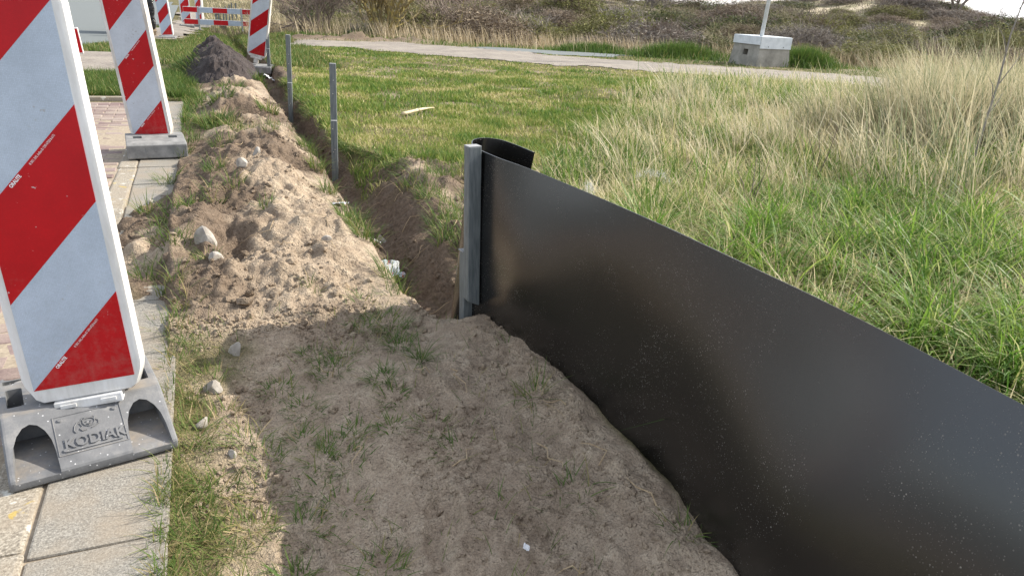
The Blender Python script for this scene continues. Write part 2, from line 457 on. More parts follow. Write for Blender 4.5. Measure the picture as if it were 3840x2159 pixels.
M['kerb'] = mat_concrete('kerb_aggregate', (0.12, 0.105, 0.085), (0.28, 0.25, 0.2), (0.46, 0.42, 0.35), 130, 0.9)
def mat_brick():
    m, n, nd, lk, b = newmat('clay_brick')
    oi = N(nd, 'ObjectInfo'); vec = N(nd, 'NewGeometry').outputs['Position']
    isl = N(nd, 'NewGeometry')
    ad = N(nd, 'Math', operation='ADD'); lk.new(oi.outputs['Random'], ad.inputs[0]); lk.new(isl.outputs['Random Per Island'], ad.inputs[1])
    fr = N(nd, 'Math', operation='FRACT'); lk.new(ad.outputs[0], fr.inputs[0])
    r = ramp(nd, lk, fr.outputs[0], [(0, (0.13, 0.085, 0.08)), (0.4, (0.185, 0.125, 0.115)), (0.7, (0.225, 0.165, 0.148)), (1, (0.28, 0.225, 0.20))])
    n1 = noise(nd, lk, 3, 5, 0.6, vec); s = ramp(nd, lk, n1.outputs['Fac'], [(0.4, (0, 0, 0)), (0.66, (0.8, 0.8, 0.8))])
    c = mixc(nd, lk, s.outputs[0], r.outputs[0], (0.31, 0.25, 0.20))
    n2 = noise(nd, lk, 120, 4, 0.6, vec); d = ramp(nd, lk, n2.outputs['Fac'], [(0.3, (0.75,) * 3), (0.7, (1.15,) * 3)])
    mu = N(nd, 'Mix', data_type='RGBA', blend_type='MULTIPLY'); mu.inputs[0].default_value = 1
    lk.new(c, mu.inputs[6]); lk.new(d.outputs[0], mu.inputs[7]); lk.new(mu.outputs[2], b.inputs['Base Color'])
    b.inputs['Roughness'].default_value = 0.9; bump(nd, lk, n2.outputs['Fac'], 0.4, 0.003, b)
    return m
M['brick'] = mat_brick()
M['joint'] = simple('joint_sand', (0.20, 0.16, 0.115), (0.36, 0.30, 0.22), 60, 0.95)

def inpoly(u, v, poly):
    u = np.asarray(u); v = np.asarray(v); ins = np.zeros(u.shape, bool)
    n = len(poly)
    for i in range(n):
        x0, y0 = poly[i]; x1, y1 = poly[(i + 1) % n]
        c = ((y0 > v) != (y1 > v)) & (u < (x1 - x0) * (v - y0) / (y1 - y0 + 1e-12) + x0)
        ins ^= c
    return ins
def paving():
    rnd = random.Random(3)
    bed = bm_obj('pavement', box_bm(-1.98, -0.18, 0.3, 8.78, -0.07, 0.005), M['joint'])
    tag(bed, 'pavement of kerb stones, grey slabs and red bricks beside the grass verge', None, None, 'structure')
    def stone(name, x0, x1, y0, y1, zt, mat, bv=0.006):
        o = bm_obj(name, box_bm(-(x1 - x0) / 2, (x1 - x0) / 2, -(y1 - y0) / 2, (y1 - y0) / 2, -0.045, 0, bv, 2), mat, bed)
        o.location = ((x0 + x1) / 2, (y0 + y1) / 2, zt + rnd.uniform(-.003, .003))
        o.rotation_euler = (rnd.uniform(-.008, .008), rnd.uniform(-.012, .012), rnd.uniform(-.008, .008))
        return o
    y = 0.58
    while y < 8.7:
        stone('paving_slab', -0.468, -0.175, y, y + 0.494, 0.013, M['slab']); y += 0.5
    y = 0.62
    while y < 8.3:
        stone('kerb_stone', -0.592, -0.476, y, y + 0.985, 0.016, M['kerb'], 0.012); y += 0.992
    for (x0, x1) in ((-1.9, -0.9),):
        pass
    me = []
    for k in range(4):
        o = bm_obj('brick', box_bm(-.0975, .0975, -.0475, .0475, -.04, 0, 0.005 + .001 * k, 1), M['brick'], bed); me.append(o.data)
        bpy.data.objects.remove(o)
    rest = bmesh.new(); cnt = 0; row = 0; y = 0.75
    while y < 8.7:
        x = -0.70 - (0.1 if row % 2 else 0)
        while x > -1.95:
            z = 0.009 + 0.005 * math.sin(x * 3 + y * 2) + rnd.uniform(-.003, .003)
            vis = x > -1.12 and y > 1.9 and cnt < 290
            rot = (rnd.uniform(-.02, .02), rnd.uniform(-.02, .02), rnd.uniform(-.015, .015))
            if vis:
                o = bpy.data.objects.new('brick', rnd.choice(me)); link(o, bed)
                o.location = (x, y, z); o.rotation_euler = rot; cnt += 1
            else:
                b2 = bmesh.new(); box_bm(x - .0975, x + .0975, y - .0475, y + .0475, z - .04, z, 0, 1, rest); b2.free()
            x -= 0.2
        y += 0.1; row += 1
    o = bm_obj('brick_field', rest, M['brick'], bed); o['kind'] = 'stuff'
    # brick field beyond the grass strip and the far footpath (too far to pick apart)
    def field(name, poly, label, zf=0.02, mat=None, step=0.14):
        xs = np.arange(min(p[0] for p in poly), max(p[0] for p in poly) + step, step); ys = np.arange(min(p[1] for p in poly), max(p[1] for p in poly) + step, step)
        X, Y = np.meshgrid(xs, ys); nx = len(xs)
        Xc = X[:-1, :-1] + step / 2; Yc = Y[:-1, :-1] + step / 2
        ins = inpoly(Xc + .9 * fbm(Xc * 1.3, Yc * 1.3, 3, 7), Yc + .9 * fbm(Xc * 1.3 + 9, Yc * 1.3, 3, 8), poly) if step < .3 else inpoly(Xc, Yc, poly)
        idx = np.arange(X.size).reshape(X.shape)
        q = np.stack([idx[:-1, :-1], idx[:-1, 1:], idx[1:, 1:], idx[1:, :-1]], -1)[ins]
        used, inv = np.unique(q, return_inverse=True)
        u = X.ravel()[used]; v = Y.ravel()[used]
        o = npmesh(name, np.stack([u, v, hz(u, v) + zf], 1), inv.reshape(-1, 4), mat or M['brickpat'])
        return tag(o, label, None, None, 'structure')
    M['brickpat'] = brick_pattern()
    M['asphalt'] = simple('asphalt', (0.095, 0.108, 0.106), (0.155, 0.17, 0.165), 90, 0.85, 0.3, 0.004, 200)
    field('asphalt_road', [(-2.05, -3), (-2.05, 16.4), (-1.7, 19), (-1.35, 22.5), (-0.95, 27), (-0.62, 33), (-0.6, 39), (-1.3, 53), (-30, 60), (-30, -3)], 'grey green asphalt road at the upper left', 0.05, M['asphalt'], 0.4)
    field('brick_driveway', [(-2.02, 11.0), (-0.55, 11.1), (-0.65, 14.2), (-2.02, 14.4)], 'worn brick crossing beyond the grass strip at the left', 0.025)
    field('brick_footpath', [(-1.6, 20.2), (-0.35, 20.0), (-0.05, 24), (0.2, 30), (0.3, 40), (-0.5, 40), (-0.55, 33), (-0.9, 27), (-1.3, 22.5)], 'pinkish brick footpath beside the asphalt road in the distance', 0.065)
    field('brick_path', [(1.3, 18.0), (2.3, 17.6), (4.0, 16.5), (6.0, 14.7), (8.4, 13.6), (11.5, 11.4), (14.8, 9.5), (17.5, 11.2), (14.1, 13.3), (11.9, 14.8), (9.7, 15.7), (8.0, 16.6), (7.0, 18.2), (4.9, 19.7), (2.4, 19.2)], 'pale sandy brick path crossing behind the lawn', 0.014)
    field('asphalt_path', [(6.4, 18.9), (7.2, 17.6), (8.2, 16.85), (9.4, 16.75), (11, 17.4), (13.5, 17.9), (17, 18), (17, 19.4), (13, 19.3), (10.5, 19.0), (8.4, 19.2)], 'smooth grey asphalt cycle path behind the brick path', 0.014, M['asphalt'])
    # cross kerb before the grass strip
    k = bm_obj('cross_kerb', box_bm(-2.0, -0.5, 8.8, 8.88, -0.05, 0.055, .01), M['kerb'])
    tag(k, 'low kerb line across the pavement before the grass strip', None, None, 'structure')

def brick_pattern():
    m, n, nd, lk, b = newmat('brick_path')
    vec = N(nd, 'NewGeometry').outputs['Position']
    mp = N(nd, 'Mapping'); mp.inputs['Scale'].default_value = (5, 5, 5); mp.inputs['Rotation'].default_value = (0, 0, 0.45); lk.new(vec, mp.inputs['Vector'])
    bt = N(nd, 'TexBrick'); lk.new(mp.outputs[0], bt.inputs['Vector'])
    bt.inputs['Color1'].default_value = (0.175, 0.155, 0.135, 1); bt.inputs['Color2'].default_value = (0.26, 0.235, 0.205, 1); bt.inputs['Mortar'].default_value = (0.15, 0.11, 0.08, 1)
    bt.inputs['Scale'].default_value = 1.0; bt.inputs['Mortar Size'].default_value = 0.03
    n1 = noise(nd, lk, 1.5, 6, 0.65, vec); s = ramp(nd, lk, n1.outputs['Fac'], [(0.4, (0, 0, 0)), (0.66, (0.8, 0.8, 0.8))])
    c = mixc(nd, lk, s.outputs[0], bt.outputs[0], (0.29, 0.255, 0.205))
    n3 = noise(nd, lk, 30, 3, 0.6, vec); d = ramp(nd, lk, n3.outputs['Fac'], [(0.3, (0.7,) * 3), (0.7, (1.2,) * 3)])
    mu = N(nd, 'Mix', data_type='RGBA', blend_type='MULTIPLY'); mu.inputs[0].default_value = 1
    lk.new(c, mu.inputs[6]); lk.new(d.outputs[0], mu.inputs[7]); lk.new(mu.outputs[2], b.inputs['Base Color'])
    b.inputs['Roughness'].default_value = 0.95
    bump(nd, lk, n3.outputs['Fac'], 0.6, 0.01, b)
    return m
paving()

# ------------------------------------------------------------------ grass generators
WIND = math.pi            # blades lean towards -x (left)
def blades(P, h, w, az, lean, curl, seg=3, rnd=None, wtip=0.0, twist=None):
    n = len(P)
    h = np.broadcast_to(h, n).astype(float); w = np.broadcast_to(w, n).astype(float)
    rnd = RNG.random(n) if rnd is None else rnd
    dx = np.cos(az); dy = np.sin(az)
    tw = az + math.pi / 2 + (RNG.normal(0, 0.5, n) if twist is None else twist)
    sx = np.cos(tw); sy = np.sin(tw)
    p = P.astype(float).copy()
    rows = []; ts = []
    for i in range(seg + 1):
        t = i / seg
        wd = w * (1 - t) ** 0.6 * 0.5 * (0.75 + 0.25 * min(1, t * 4))
        if i < seg:
            rows.append(np.stack([p[:, 0] - sx * wd, p[:, 1] - sy * wd, p[:, 2]], 1)); ts.append(np.full(n, t))
            rows.append(np.stack([p[:, 0] + sx * wd, p[:, 1] + sy * wd, p[:, 2]], 1)); ts.append(np.full(n, t))
        else:
            rows.append(p.copy()); ts.append(np.full(n, t))
        th = lean + curl * (t + 0.5 / seg)
        st = h / seg
        p[:, 0] += np.sin(th) * dx * st; p[:, 1] += np.sin(th) * dy * st; p[:, 2] += np.cos(th) * st
    k = 2 * seg + 1
    V = np.stack(rows, 1).reshape(-1, 3)
    Tt = np.stack(ts, 1).ravel()
    base = (np.arange(n) * k)[:, None]
    tri = []
    for i in range(seg - 1):
        a = 2 * i
        tri += [[a, a + 1, a + 3], [a, a + 3, a + 2]]
    a = 2 * (seg - 1)
    tri += [[a, a + 1, a + 2]]
    T = (base[:, None, :] + np.array(tri)[None]).reshape(-1, 3)
    return V, T, np.repeat(rnd, k), Tt

class Turf:
    def __init__(s): s.V = []; s.T = []; s.r = []; s.t = []; s.n = 0
    def add(s, b):
        V, T, r, t = b
        s.V.append(V); s.T.append(T + s.n); s.r.append(r); s.t.append(t); s.n += len(V)
    def build(s, name, mat, parent=None):
        return npmesh(name, np.concatenate(s.V), np.concatenate(s.T), mat, {'rnd': np.concatenate(s.r), 't': np.concatenate(s.t)}, True, parent)

def scatter(n, u0, u1, v0, v1, keep, sink=0.006, bias=None):
    u = RNG.uniform(u0, u1, n)
    v = RNG.uniform(v0, v1, n) if bias is None else v0 + (v1 - v0) * RNG.random(n) ** bias
    k = RNG.random(n) < keep(u, v)
    u = u[k]; v = v[k]
    return np.stack([u, v, hz(u, v) - sink], 1)

PATHS = [[(1.3, 18.0), (2.3, 17.6), (4.0, 16.5), (6.0, 14.7), (8.4, 13.6), (11.5, 11.4), (14.8, 9.5), (17.5, 11.2), (14.1, 13.3), (11.9, 14.8), (9.7, 15.7), (8.0, 16.6), (7.0, 18.2), (4.9, 19.7), (2.4, 19.2)],
         [(6.4, 18.9), (7.2, 17.6), (8.2, 16.85), (9.4, 16.75), (11, 17.4), (13.5, 17.9), (17, 18), (17, 19.4), (13, 19.3), (10.5, 19.0), (8.4, 19.2)],
         [(-2.02, 11.0), (-0.55, 11.1), (-0.65, 14.2), (-2.02, 14.4)],
         [(-1.6, 20.2), (-0.35, 20.0), (-0.05, 24), (0.2, 30), (0.3, 40), (-0.5, 40), (-0.55, 33), (-0.9, 27), (-1.3, 22.5)],
         [(-2.05, -3), (-2.05, 16.4), (-1.7, 19), (-1.35, 22.5), (-0.95, 27), (-0.62, 33), (-0.6, 39), (-1.3, 53), (-30, 60), (-30, -3)]]
def onpath(u, v):
    r = np.zeros(np.shape(u), bool)
    for p in PATHS: r |= inpoly(u, v, p)
    return r
def infov(u, v, m=1.5):
    # keep only what stands inside the view cone with a margin
    f_ = u * 0.40 + v * 0.9165; l = u * 0.9165 - v * 0.40
    return (f_ > 0.4) & (np.abs(l) < f_ * 0.74 + m)

def roughness(u, v):
    """0 = mown lawn, 1 = rough dune grass"""
    # boundary runs from the sheet end to the upper right
    e = (u - np.interp(v, [0, 2.6, 4.5, 5.6, 6.6, 8.5, 10.7, 13], [0.8, 1.5, 2.3, 3.0, 3.9, 5.2, 6.9, 9])) + 1.1 * fbm(u * 1.1, v * 1.1, 3, 101)
    return sst(-0.35, 0.55, e)

def lawn():
    tf = Turf()
    def keep(u, v):
        k = (1 - np.minimum(1, sand_mask(u, v) * 1.05)) * (1 - roughness(u, v) * 0.85) * ~onpath(u, v) * infov(u, v, 0.6)
        k = k * (0.30 + 1.1 * sst(-0.16, 0.12, fbm(u * 2.2, v * 2.2, 3, 111)))
        return k
    for (n, u0, u1, v0, v1, h, wd) in ((90000, 1.0, 4.6, 3.2, 7.5, 0.055, 0.0085), (105000, 1.0, 8.5, 7.0, 12, 0.052, 0.0145), (60000, 1.0, 11, 12, 18.5, 0.042, 0.021)):
        P = scatter(n, u0, u1, v0, v1, keep)
        m = len(P)
        pat = fbm(P[:, 0] * 1.3, P[:, 1] * 1.3, 3, 115)
        hh = h * RNG.uniform(0.5, 1.5, m) * (1 + 1.1 * pat)
        rn = np.clip(RNG.beta(1.2, 1.9, m) * 1.0 + pat * -1.1 + 0.95 * (fbm(P[:, 0] * 4, P[:, 1] * 4, 3, 117)), 0, 1)
        tf.add(blades(P, hh, wd * RNG.uniform(0.6, 1.3, m), RNG.uniform(0, 6.28, m), RNG.uniform(0.05, 0.75, m), RNG.uniform(0, 1.0, m), 2, rn))
    o = tf.build('lawn_grass', M['lawn'])
    tag(o, 'short green lawn grass right of the trench', 'grass', None, 'stuff')

def rough_grass():
    tf = Turf()
    def keep(u, v):
        k = roughness(u, v) * ~onpath(u, v) * infov(u, v, 0.5) * (u > 1.34 - .17 * sst(2.6, 3.0, v))
        return k * (0.35 + 0.8 * sst(-0.12, 0.18, fbm(u * 1.9, v * 1.9, 3, 121)))
    for (n, u0, u1, v0, v1, h, wd, sg) in ((56000, 1.17, 5.6, 0.7, 4.4, 0.14, 0.0055, 3), (70000, 1.3, 9.5, 3.6, 8.0, 0.15, 0.009, 3), (45000, 2.5, 12, 7.5, 13, 0.15, 0.014, 2)):
        P = scatter(n, u0, u1, v0, v1, keep); m = len(P)
        pat = fbm(P[:, 0] * 1.5, P[:, 1] * 1.5, 3, 125)
        hh = h * RNG.gamma(3, 0.33, m) * (1 + 1.2 * pat)
        dry = sst(2.6, 6.5, P[:, 1]) * 0.25
        dry = dry * sst(.75, 1.2, P[:, 0] / np.maximum(P[:, 1], .1))
        rn = np.clip(RNG.beta(1.0, 1.25, m) * 1.0 + .05 + dry * 0.8 - pat * 1.3 + 0.8 * fbm(P[:, 0] * 4, P[:, 1] * 4, 2, 127), 0, 1)
        az = np.where(RNG.random(m) < 0.5, RNG.uniform(0, 6.28, m), WIND + RNG.normal(0, 0.8, m))
        tf.add(blades(P, hh, wd * RNG.uniform(0.6, 1.3, m), az, RNG.uniform(0.05, 0.8, m), RNG.uniform(0.0, 1.5, m), sg, rn))
    P = scatter(5000, 1.20, 1.40, 0.7, 2.9, lambda u, v: infov(u, v, .4), .004); m = len(P)
    tf.add(blades(P, RNG.uniform(.03, .10, m), RNG.uniform(.004, .007, m), RNG.uniform(-1.2, 1.2, m), RNG.uniform(0, .8, m), RNG.uniform(0, .8, m), 3, RNG.random(m)))
    # flattened dead thatch low down
    P = scatter(24000, 1.17, 6.5, 0.8, 8, lambda u, v: roughness(u, v) * infov(u, v, .4) * ((u > 1.45) | (v > 3)), -0.015); m = len(P)
    P[:, 2] += RNG.uniform(0, .05, m)
    tf.add(blades(P, RNG.uniform(.08, .26, m), RNG.uniform(.004, .009, m), RNG.uniform(0, 6.28, m), RNG.uniform(.8, 1.5, m), RNG.normal(0, .5, m), 3, RNG.uniform(.66, 1, m)))
    o = tf.build('rough_grass', M['rough'])
    tag(o, 'rough green and straw coloured grass behind the black sheet', 'grass', None, 'stuff')
    # lush broad blades close behind the sheet at the right
    tf = Turf()
    for (cu, cv, su, sv, n) in ((2.72, 1.75, .3, .25, 750), (2.6, 1.45, .25, .2, 450), (3.57, 2.74, .3, .25, 650), (3.86, 2.34, .3, .25, 600), (3.14, 2.9, .25, .2, 300), (3.93, 3.3, .35, .25, 420), (2.75, 3.05, .25, .2, 330), (3.14, 2.2, .3, .2, 420), (2.75, 2.4, .25, .2, 300), (4.47, 2.9, .4, .3, 500), (2.15, 3.2, .2, .2, 200), (2.1, 2.5, .2, .2, 160), (2.0, 1.7, .2, .2, 220)):
        nc = max(4, n // 75); cc = RNG.normal(0, 1, (nc, 2)) * np.array([su * .75, sv * .75]); ci = RNG.integers(0, nc, n); an = RNG.uniform(0, 6.28, n); rr = .085 * np.sqrt(RNG.random(n))
        u = cu + cc[ci, 0] + rr * np.cos(an); v = cv + cc[ci, 1] + rr * np.sin(an); k = u > 1.62; u = u[k]; v = v[k]; an = an[k]; m = len(u)
        P = np.stack([u, v, hz(u, v) - .01], 1)
        az = np.where(RNG.random(m) < .3, WIND + RNG.normal(0, .7, m), an + RNG.normal(0, .5, m))
        tf.add(blades(P, RNG.uniform(.2, .46, m), RNG.uniform(.006, .0125, m), az, RNG.uniform(.1, .7, m), RNG.uniform(.6, 1.9, m), 5, RNG.beta(1.3, 1.8, m)))
    o = tf.build('lush_grass', M['lush'])
    tag(o, 'long bright green grass blades arching behind the black sheet', 'grass', None, 'stuff')

def tussock_geo(tf, cu, cv, rad, n, hmin, hmax, lean=0.24, curl=0.9, wd=0.0105, dry=0.6, seg=5):
    a = RNG.uniform(0, 6.28, n); r = rad * np.sqrt(RNG.random(n))
    u = cu + r * np.cos(a); v = cv + r * np.sin(a)
    P = np.stack([u, v, hz(u, v) - .02], 1)
    wx = np.cos(WIND) * 0.9 + np.cos(a) * 0.55 * (r / rad) + RNG.normal(0, .55, n); wy = np.sin(WIND) * .9 + np.sin(a) * .55 * (r / rad) + RNG.normal(0, .55, n)
    az = np.arctan2(wy, wx)
    h = RNG.uniform(hmin, hmax, n) * (1 - 0.3 * (r / rad))
    tf.add(blades(P, h, wd * RNG.uniform(.6, 1.3, n), az, np.abs(RNG.normal(lean, .12, n)), curl * RNG.beta(2, 2.5, n) * 1.6, seg, np.clip(RNG.beta(2, 1.6, n) * .9 + (dry - .6), 0, 1)))

def marram():
    specs = [  # u, v, radius, blades, hmin, hmax, label
        (6.95, 5.35, .55, 1000, .7, 1.5, 'largest pale marram tussock beside the thin bare stem at the right'),
        (7.9, 5.05, .6, 950, .7, 1.5, 'straw coloured marram tussock at the right edge, behind the thin bare stem'),
        (6.35, 6.0, .42, 420, .45, 1.0, 'loose pale marram tussock left of the largest tussock'),
        (5.85, 7.9, .4, 170, .3, .62, 'thin marram tussock standing before the gravelly path below the concrete box'),
        (8.8, 6.2, .7, 950, .8, 1.6, 'tall marram tussock before the green bank at the upper right'),
        (5.0, 5.3, .33, 140, .35, .75, 'small fanned marram tussock in the middle of the rough grass')]
    for (u, v, r, n, a, b_, lab) in specs:
        tf = Turf(); tussock_geo(tf, u, v, r, n, a, b_)
        tussock_geo(tf, u, v, r * 1.25, n // 3, .12, .35, .5, 1.2, .005, .85, 3)
        o = tf.build('marram_tussock', M['marram']); tag(o, lab, 'grass tussock', 'marram tussocks in the rough grass')
    tf = Turf()
    for i in range(190):
        u = RNG.uniform(2.5, 14); v = RNG.uniform(3.4, 10.5)
        e = float(roughness(u, v))
        if RNG.random() > e * (0.12 + 0.88 * float(sst(.9, 1.25, u / v))) or not infov(np.array(u), np.array(v), .3) or onpath(np.array(u), np.array(v)): continue
        sc = 0.42 + 0.68 * float(sst(.98, 1.3, u / v))
        tussock_geo(tf, u, v, RNG.uniform(.1, .32), int(RNG.uniform(30, 95)), .35 * sc, 1.15 * sc, .24, 1.0, .0105, RNG.uniform(.45, .75), 4)
    for i in range(85):
        v = RNG.uniform(4.2, 10.5); u = v * RNG.uniform(.62, 1.1)
        if RNG.random() > float(roughness(u, v)) or onpath(np.array(u), np.array(v)): continue
        tussock_geo(tf, u, v, RNG.uniform(.05, .16), int(RNG.uniform(8, 26)), .3, .78, .25, 1.0, .009, RNG.uniform(.5, .8), 4)
    o = tf.build('marram_grass', M['marram']); tag(o, 'pale wispy marram grass spread over the rough ground at the right', 'grass', None, 'stuff')

TUFTS = [ # u, v, radius, blades, height
    (.32, 2.3, .06, 70, .07), (.21, 2.11, .06, 60, .06), (.14, 2.25, .05, 50, .06), (.6, 2.61, .08, 110, .08), (.5, 2.58, .06, 60, .07), (.6, 2.42, .05, 70, .09), (.64, 2.26, .02, 38, .13), (.48, 2.17, .05, 60, .07), (.49, 2.05, .04, 40, .06),
    (.18, 1.95, .05, 45, .06), (.28, 1.86, .06, 55, .06), (.21, 1.81, .04, 35, .06), (.29, 1.77, .05, 40, .05), (.44, 1.87, .04, 35, .06), (.56, 1.83, .06, 35, .06), (.91, 1.85, .04, 34, .12), (.59, 1.69, .05, 26, .06), (.14, 1.56, .05, 40, .07), (.02, 1.6, .05, 60, .07), (.07, 1.88, .05, 50, .06), (.34, 1.9, .05, 40, .05),
    (.29, 1.35, .06, 50, .07), (.09, 1.41, .05, 45, .07), (.26, 1.6, .06, 40, .05), (.18, 1.7, .05, 40, .06), (.83, 1.4, .05, 20, .09), (.99, 1.12, .05, 24, .07), (.04, 1.75, .05, 55, .07), (.4, 2.42, .05, 45, .06), (.28, 2.45, .05, 45, .06),
    (-.19, 3.11, .07, 120, .09), (-.2, 2.79, .07, 150, .09), (-.17, 2.48, .06, 110, .08), (-.14, 2.95, .06, 90, .08), (-.08, 2.36, .06, 60, .07), (-.04, 2.14, .06, 110, .08), (-.13, 2.05, .07, 150, .09), (.03, 1.98, .06, 90, .08), (-.19, 1.86, .06, 120, .09), (-.13, 1.72, .07, 140, .09), (-.07, 1.78, .06, 110, .08), (-.2, 1.66, .06, 130, .09), (-.13, 1.56, .06, 130, .09), (-.21, 1.5, .06, 150, .09), (-.05, 1.56, .06, 90, .08), (-.01, 1.63, .05, 70, .08), (-.22, 1.35, .07, 160, .1), (-.14, 1.4, .06, 140, .09), (-.06, 1.38, .06, 90, .08), (-.2, 1.2, .07, 140, .09), (-.1, 1.22, .07, 120, .09), (-.21, 1.76, .05, 100, .09),
    (.17, 8.0, .12, 160, .11), (.1, 7.0, .14, 260, .13), (.02, 7.2, .12, 180, .12), (.32, 9.6, .16, 200, .13), (-.27, 5.12, .07, 160, .11), (-.25, 4.16, .06, 70, .08), (-.22, 3.91, .06, 60, .07), (-.27, 3.72, .05, 55, .07), (0., 4.25, .05, 40, .11), (.74, 5.95, .08, 180, .12), (.72, 5.3, .06, 120, .12), (.6, 7.8, .1, 120, .12), (.69, 10.8, .15, 220, .13), (-.27, 10.2, .2, 220, .12), (-.3, 9.0, .2, 220, .12), (-.2, 7.46, .15, 140, .1), (-.19, 5.9, .08, 130, .09), (-.08, 12.4, .2, 200, .14), (-.14, 6.4, .1, 110, .1), (.3, 6.3, .07, 70, .09),
    (.70, 4.03, .06, 90, .12), (.71, 3.82, .06, 100, .13), (.72, 3.63, .06, 110, .13), (.74, 3.1, .06, 90, .12), (.76, 2.99, .04, 50, .1), (.68, 2.9, .05, 40, .07), (.55, 2.82, .05, 30, .07), (-.3, 3.35, .07, 90, .09), (-.18, 3.5, .06, 70, .09), (-.34, 4.35, .07, 90, .1), (-.12, 4.0, .05, 60, .1), (.12, 4.35, .05, 50, .1), (.25, 3.9, .04, 40, .09), (-.05, 3.3, .05, 60, .08), (.1, 5.7, .08, 90, .11), (.45, 5.9, .07, 80, .1), (.2, 6.6, .09, 110, .12), (.62, 6.7, .07, 110, .12), (.68, 4.6, .05, 80, .12), (.02, 4.9, .07, 80, .1), (.35, 2.95, .04, 30, .07),
    (1.27, 4.68, .09, 120, .1), (1.31, 4.46, .09, 130, .1), (1.49, 4.75, .1, 140, .1), (1.38, 3.95, .09, 120, .1), (1.2, 3.71, .08, 110, .1), (1.22, 3.95, .07, 90, .1), (1.4, 4.16, .1, 130, .1), (1.2, 3.38, .08, 110, .11), (1.14, 3.04, .06, 70, .1), (1.12, 3.5, .05, 70, .12), (1.48, 5.25, .1, 150, .1), (1.75, 5.4, .12, 190, .1), (1.6, 4.4, .1, 130, .1), (1.7, 4.9, .1, 130, .09)]
def tufts():
    tf = Turf()
    for (u, v, r, n, h) in TUFTS:
        if v < 2.7 and u > 0: n = int(n * 1.7)
        yl = .18 if (u < .06 and v < 3.3) else 0.0
        if yl: n = int(n * .62)
        a = RNG.uniform(0, 6.28, n); rr = r * np.sqrt(RNG.random(n))
        uu = u + rr * np.cos(a); vv = v + rr * np.sin(a) * 1.1
        P = np.stack([uu, vv, hz(uu, vv) - .006], 1)
        out = a + RNG.normal(0, .8, n)
        wd = 0.0034 if v < 3.4 else 0.0045 if v < 7 else 0.008
        flat = 0.75 if v < 2.7 else 0.1
        tf.add(blades(P, h * (.85 if v < 2.7 else 1) * RNG.uniform(.5, 1.5, n), wd * RNG.uniform(.6, 1.4, n), out, RNG.uniform(.1, .7, n) + flat * RNG.random(n), RNG.uniform(.2, 1.3, n), 4, np.clip(RNG.beta(1.5, 2.2, n) + RNG.uniform(-.1, .15) + yl, 0, 1)))
    # turf hanging over the trench edge
    n = 5200; v = 2.8 + 8 * RNG.random(n) ** 1.5
    u = np.interp(v, [2.5, 3.0, 3.8, 4.6, 5.4, 6.2, 8, 12], RIMX) + rimwob(v) + RNG.uniform(-.02, .09, n)
    k = sst(-.12, .1, fbm(v * 3.1, v * 0 + 9, 2, 137)) * (.3 + .7 * sst(5.0, 5.8, v)) > RNG.random(n); u = u[k]; v = v[k]; n = len(u)
    P = np.stack([u, v, hz(u, v) - .004], 1)
    tf.add(blades(P, RNG.uniform(.05, .15, n), RNG.uniform(.003, .0055, n) * (1 + .1 * v), math.pi + RNG.normal(0, .6, n), RNG.uniform(.5, 1.3, n), RNG.uniform(.3, 1.6, n), 4, np.clip(RNG.beta(1.6, 1.7, n), 0, 1)))
    # scattered single blades, verge fringe, ridge sides
    def keep(u, v):
        edge = np.exp(-((u + .14) / .13) ** 2) * (1 - sst(2.6, 3.2, v))
        return np.clip((1 - sand_mask(u, v)) * .5 * edge * (0.3 + 1.2 * sst(-.1, .15, fbm(u * 8, v * 8, 2, 133))) + .022 * sst(-.05, .15, fbm(u * 5, v * 5, 2, 131)), 0, 1)
    P = scatter(60000, -.26, 1.0, 1.0, 2.8, keep, .004); m = len(P)
    tf.add(blades(P, RNG.uniform(.025, .085, m), RNG.uniform(.0018, .0036, m), RNG.uniform(0, 6.28, m), RNG.uniform(.2, 1.2, m), RNG.uniform(0, 1.0, m), 3, np.clip(RNG.beta(1.8, 1.5, m), 0, 1)))
    def keep2(u, v):
        return (1 - sand_mask(u, v)) * ~onpath(u, v) * ((u > -.2) | (v > 8.9)) * (u < 1.05)
    P = scatter(30000, -.26, 1.05, 5.2, 13, keep2, .004); m = len(P)
    tf.add(blades(P, RNG.uniform(.04, .12, m), RNG.uniform(.004, .009, m), RNG.uniform(0, 6.28, m), RNG.uniform(.1, .8, m), RNG.uniform(0, 1.0, m), 3, np.clip(RNG.beta(1.5, 2.4, m), 0, 1)))
    P = scatter(30000, -2.05, -.2, 8.9, 11.2, keep2, .004); m = len(P)
    tf.add(blades(P, RNG.uniform(.06, .15, m), RNG.uniform(.006, .011, m), RNG.uniform(0, 6.28, m), RNG.uniform(.1, .7, m), RNG.uniform(0, 1.0, m), 3, np.clip(RNG.beta(1.4, 2.6, m), 0, 1)))
    P = scatter(70000, -2.2, 2.2, 12.5, 30, lambda u, v: keep2(u, v) + (u >= 1.05) * ~onpath(u, v), .004); m = len(P)
    tf.add(blades(P, RNG.uniform(.06, .16, m), RNG.uniform(.01, .02, m), RNG.uniform(0, 6.28, m), RNG.uniform(.1, .7, m), RNG.uniform(0, 1.0, m), 2, np.clip(RNG.beta(1.7, 1.8, m), 0, 1)))
    o = tf.build('verge_grass', M['tuft'])
    tag(o, 'short green and yellowed grass tufts growing out of the sand and verge', 'grass', None, 'stuff')

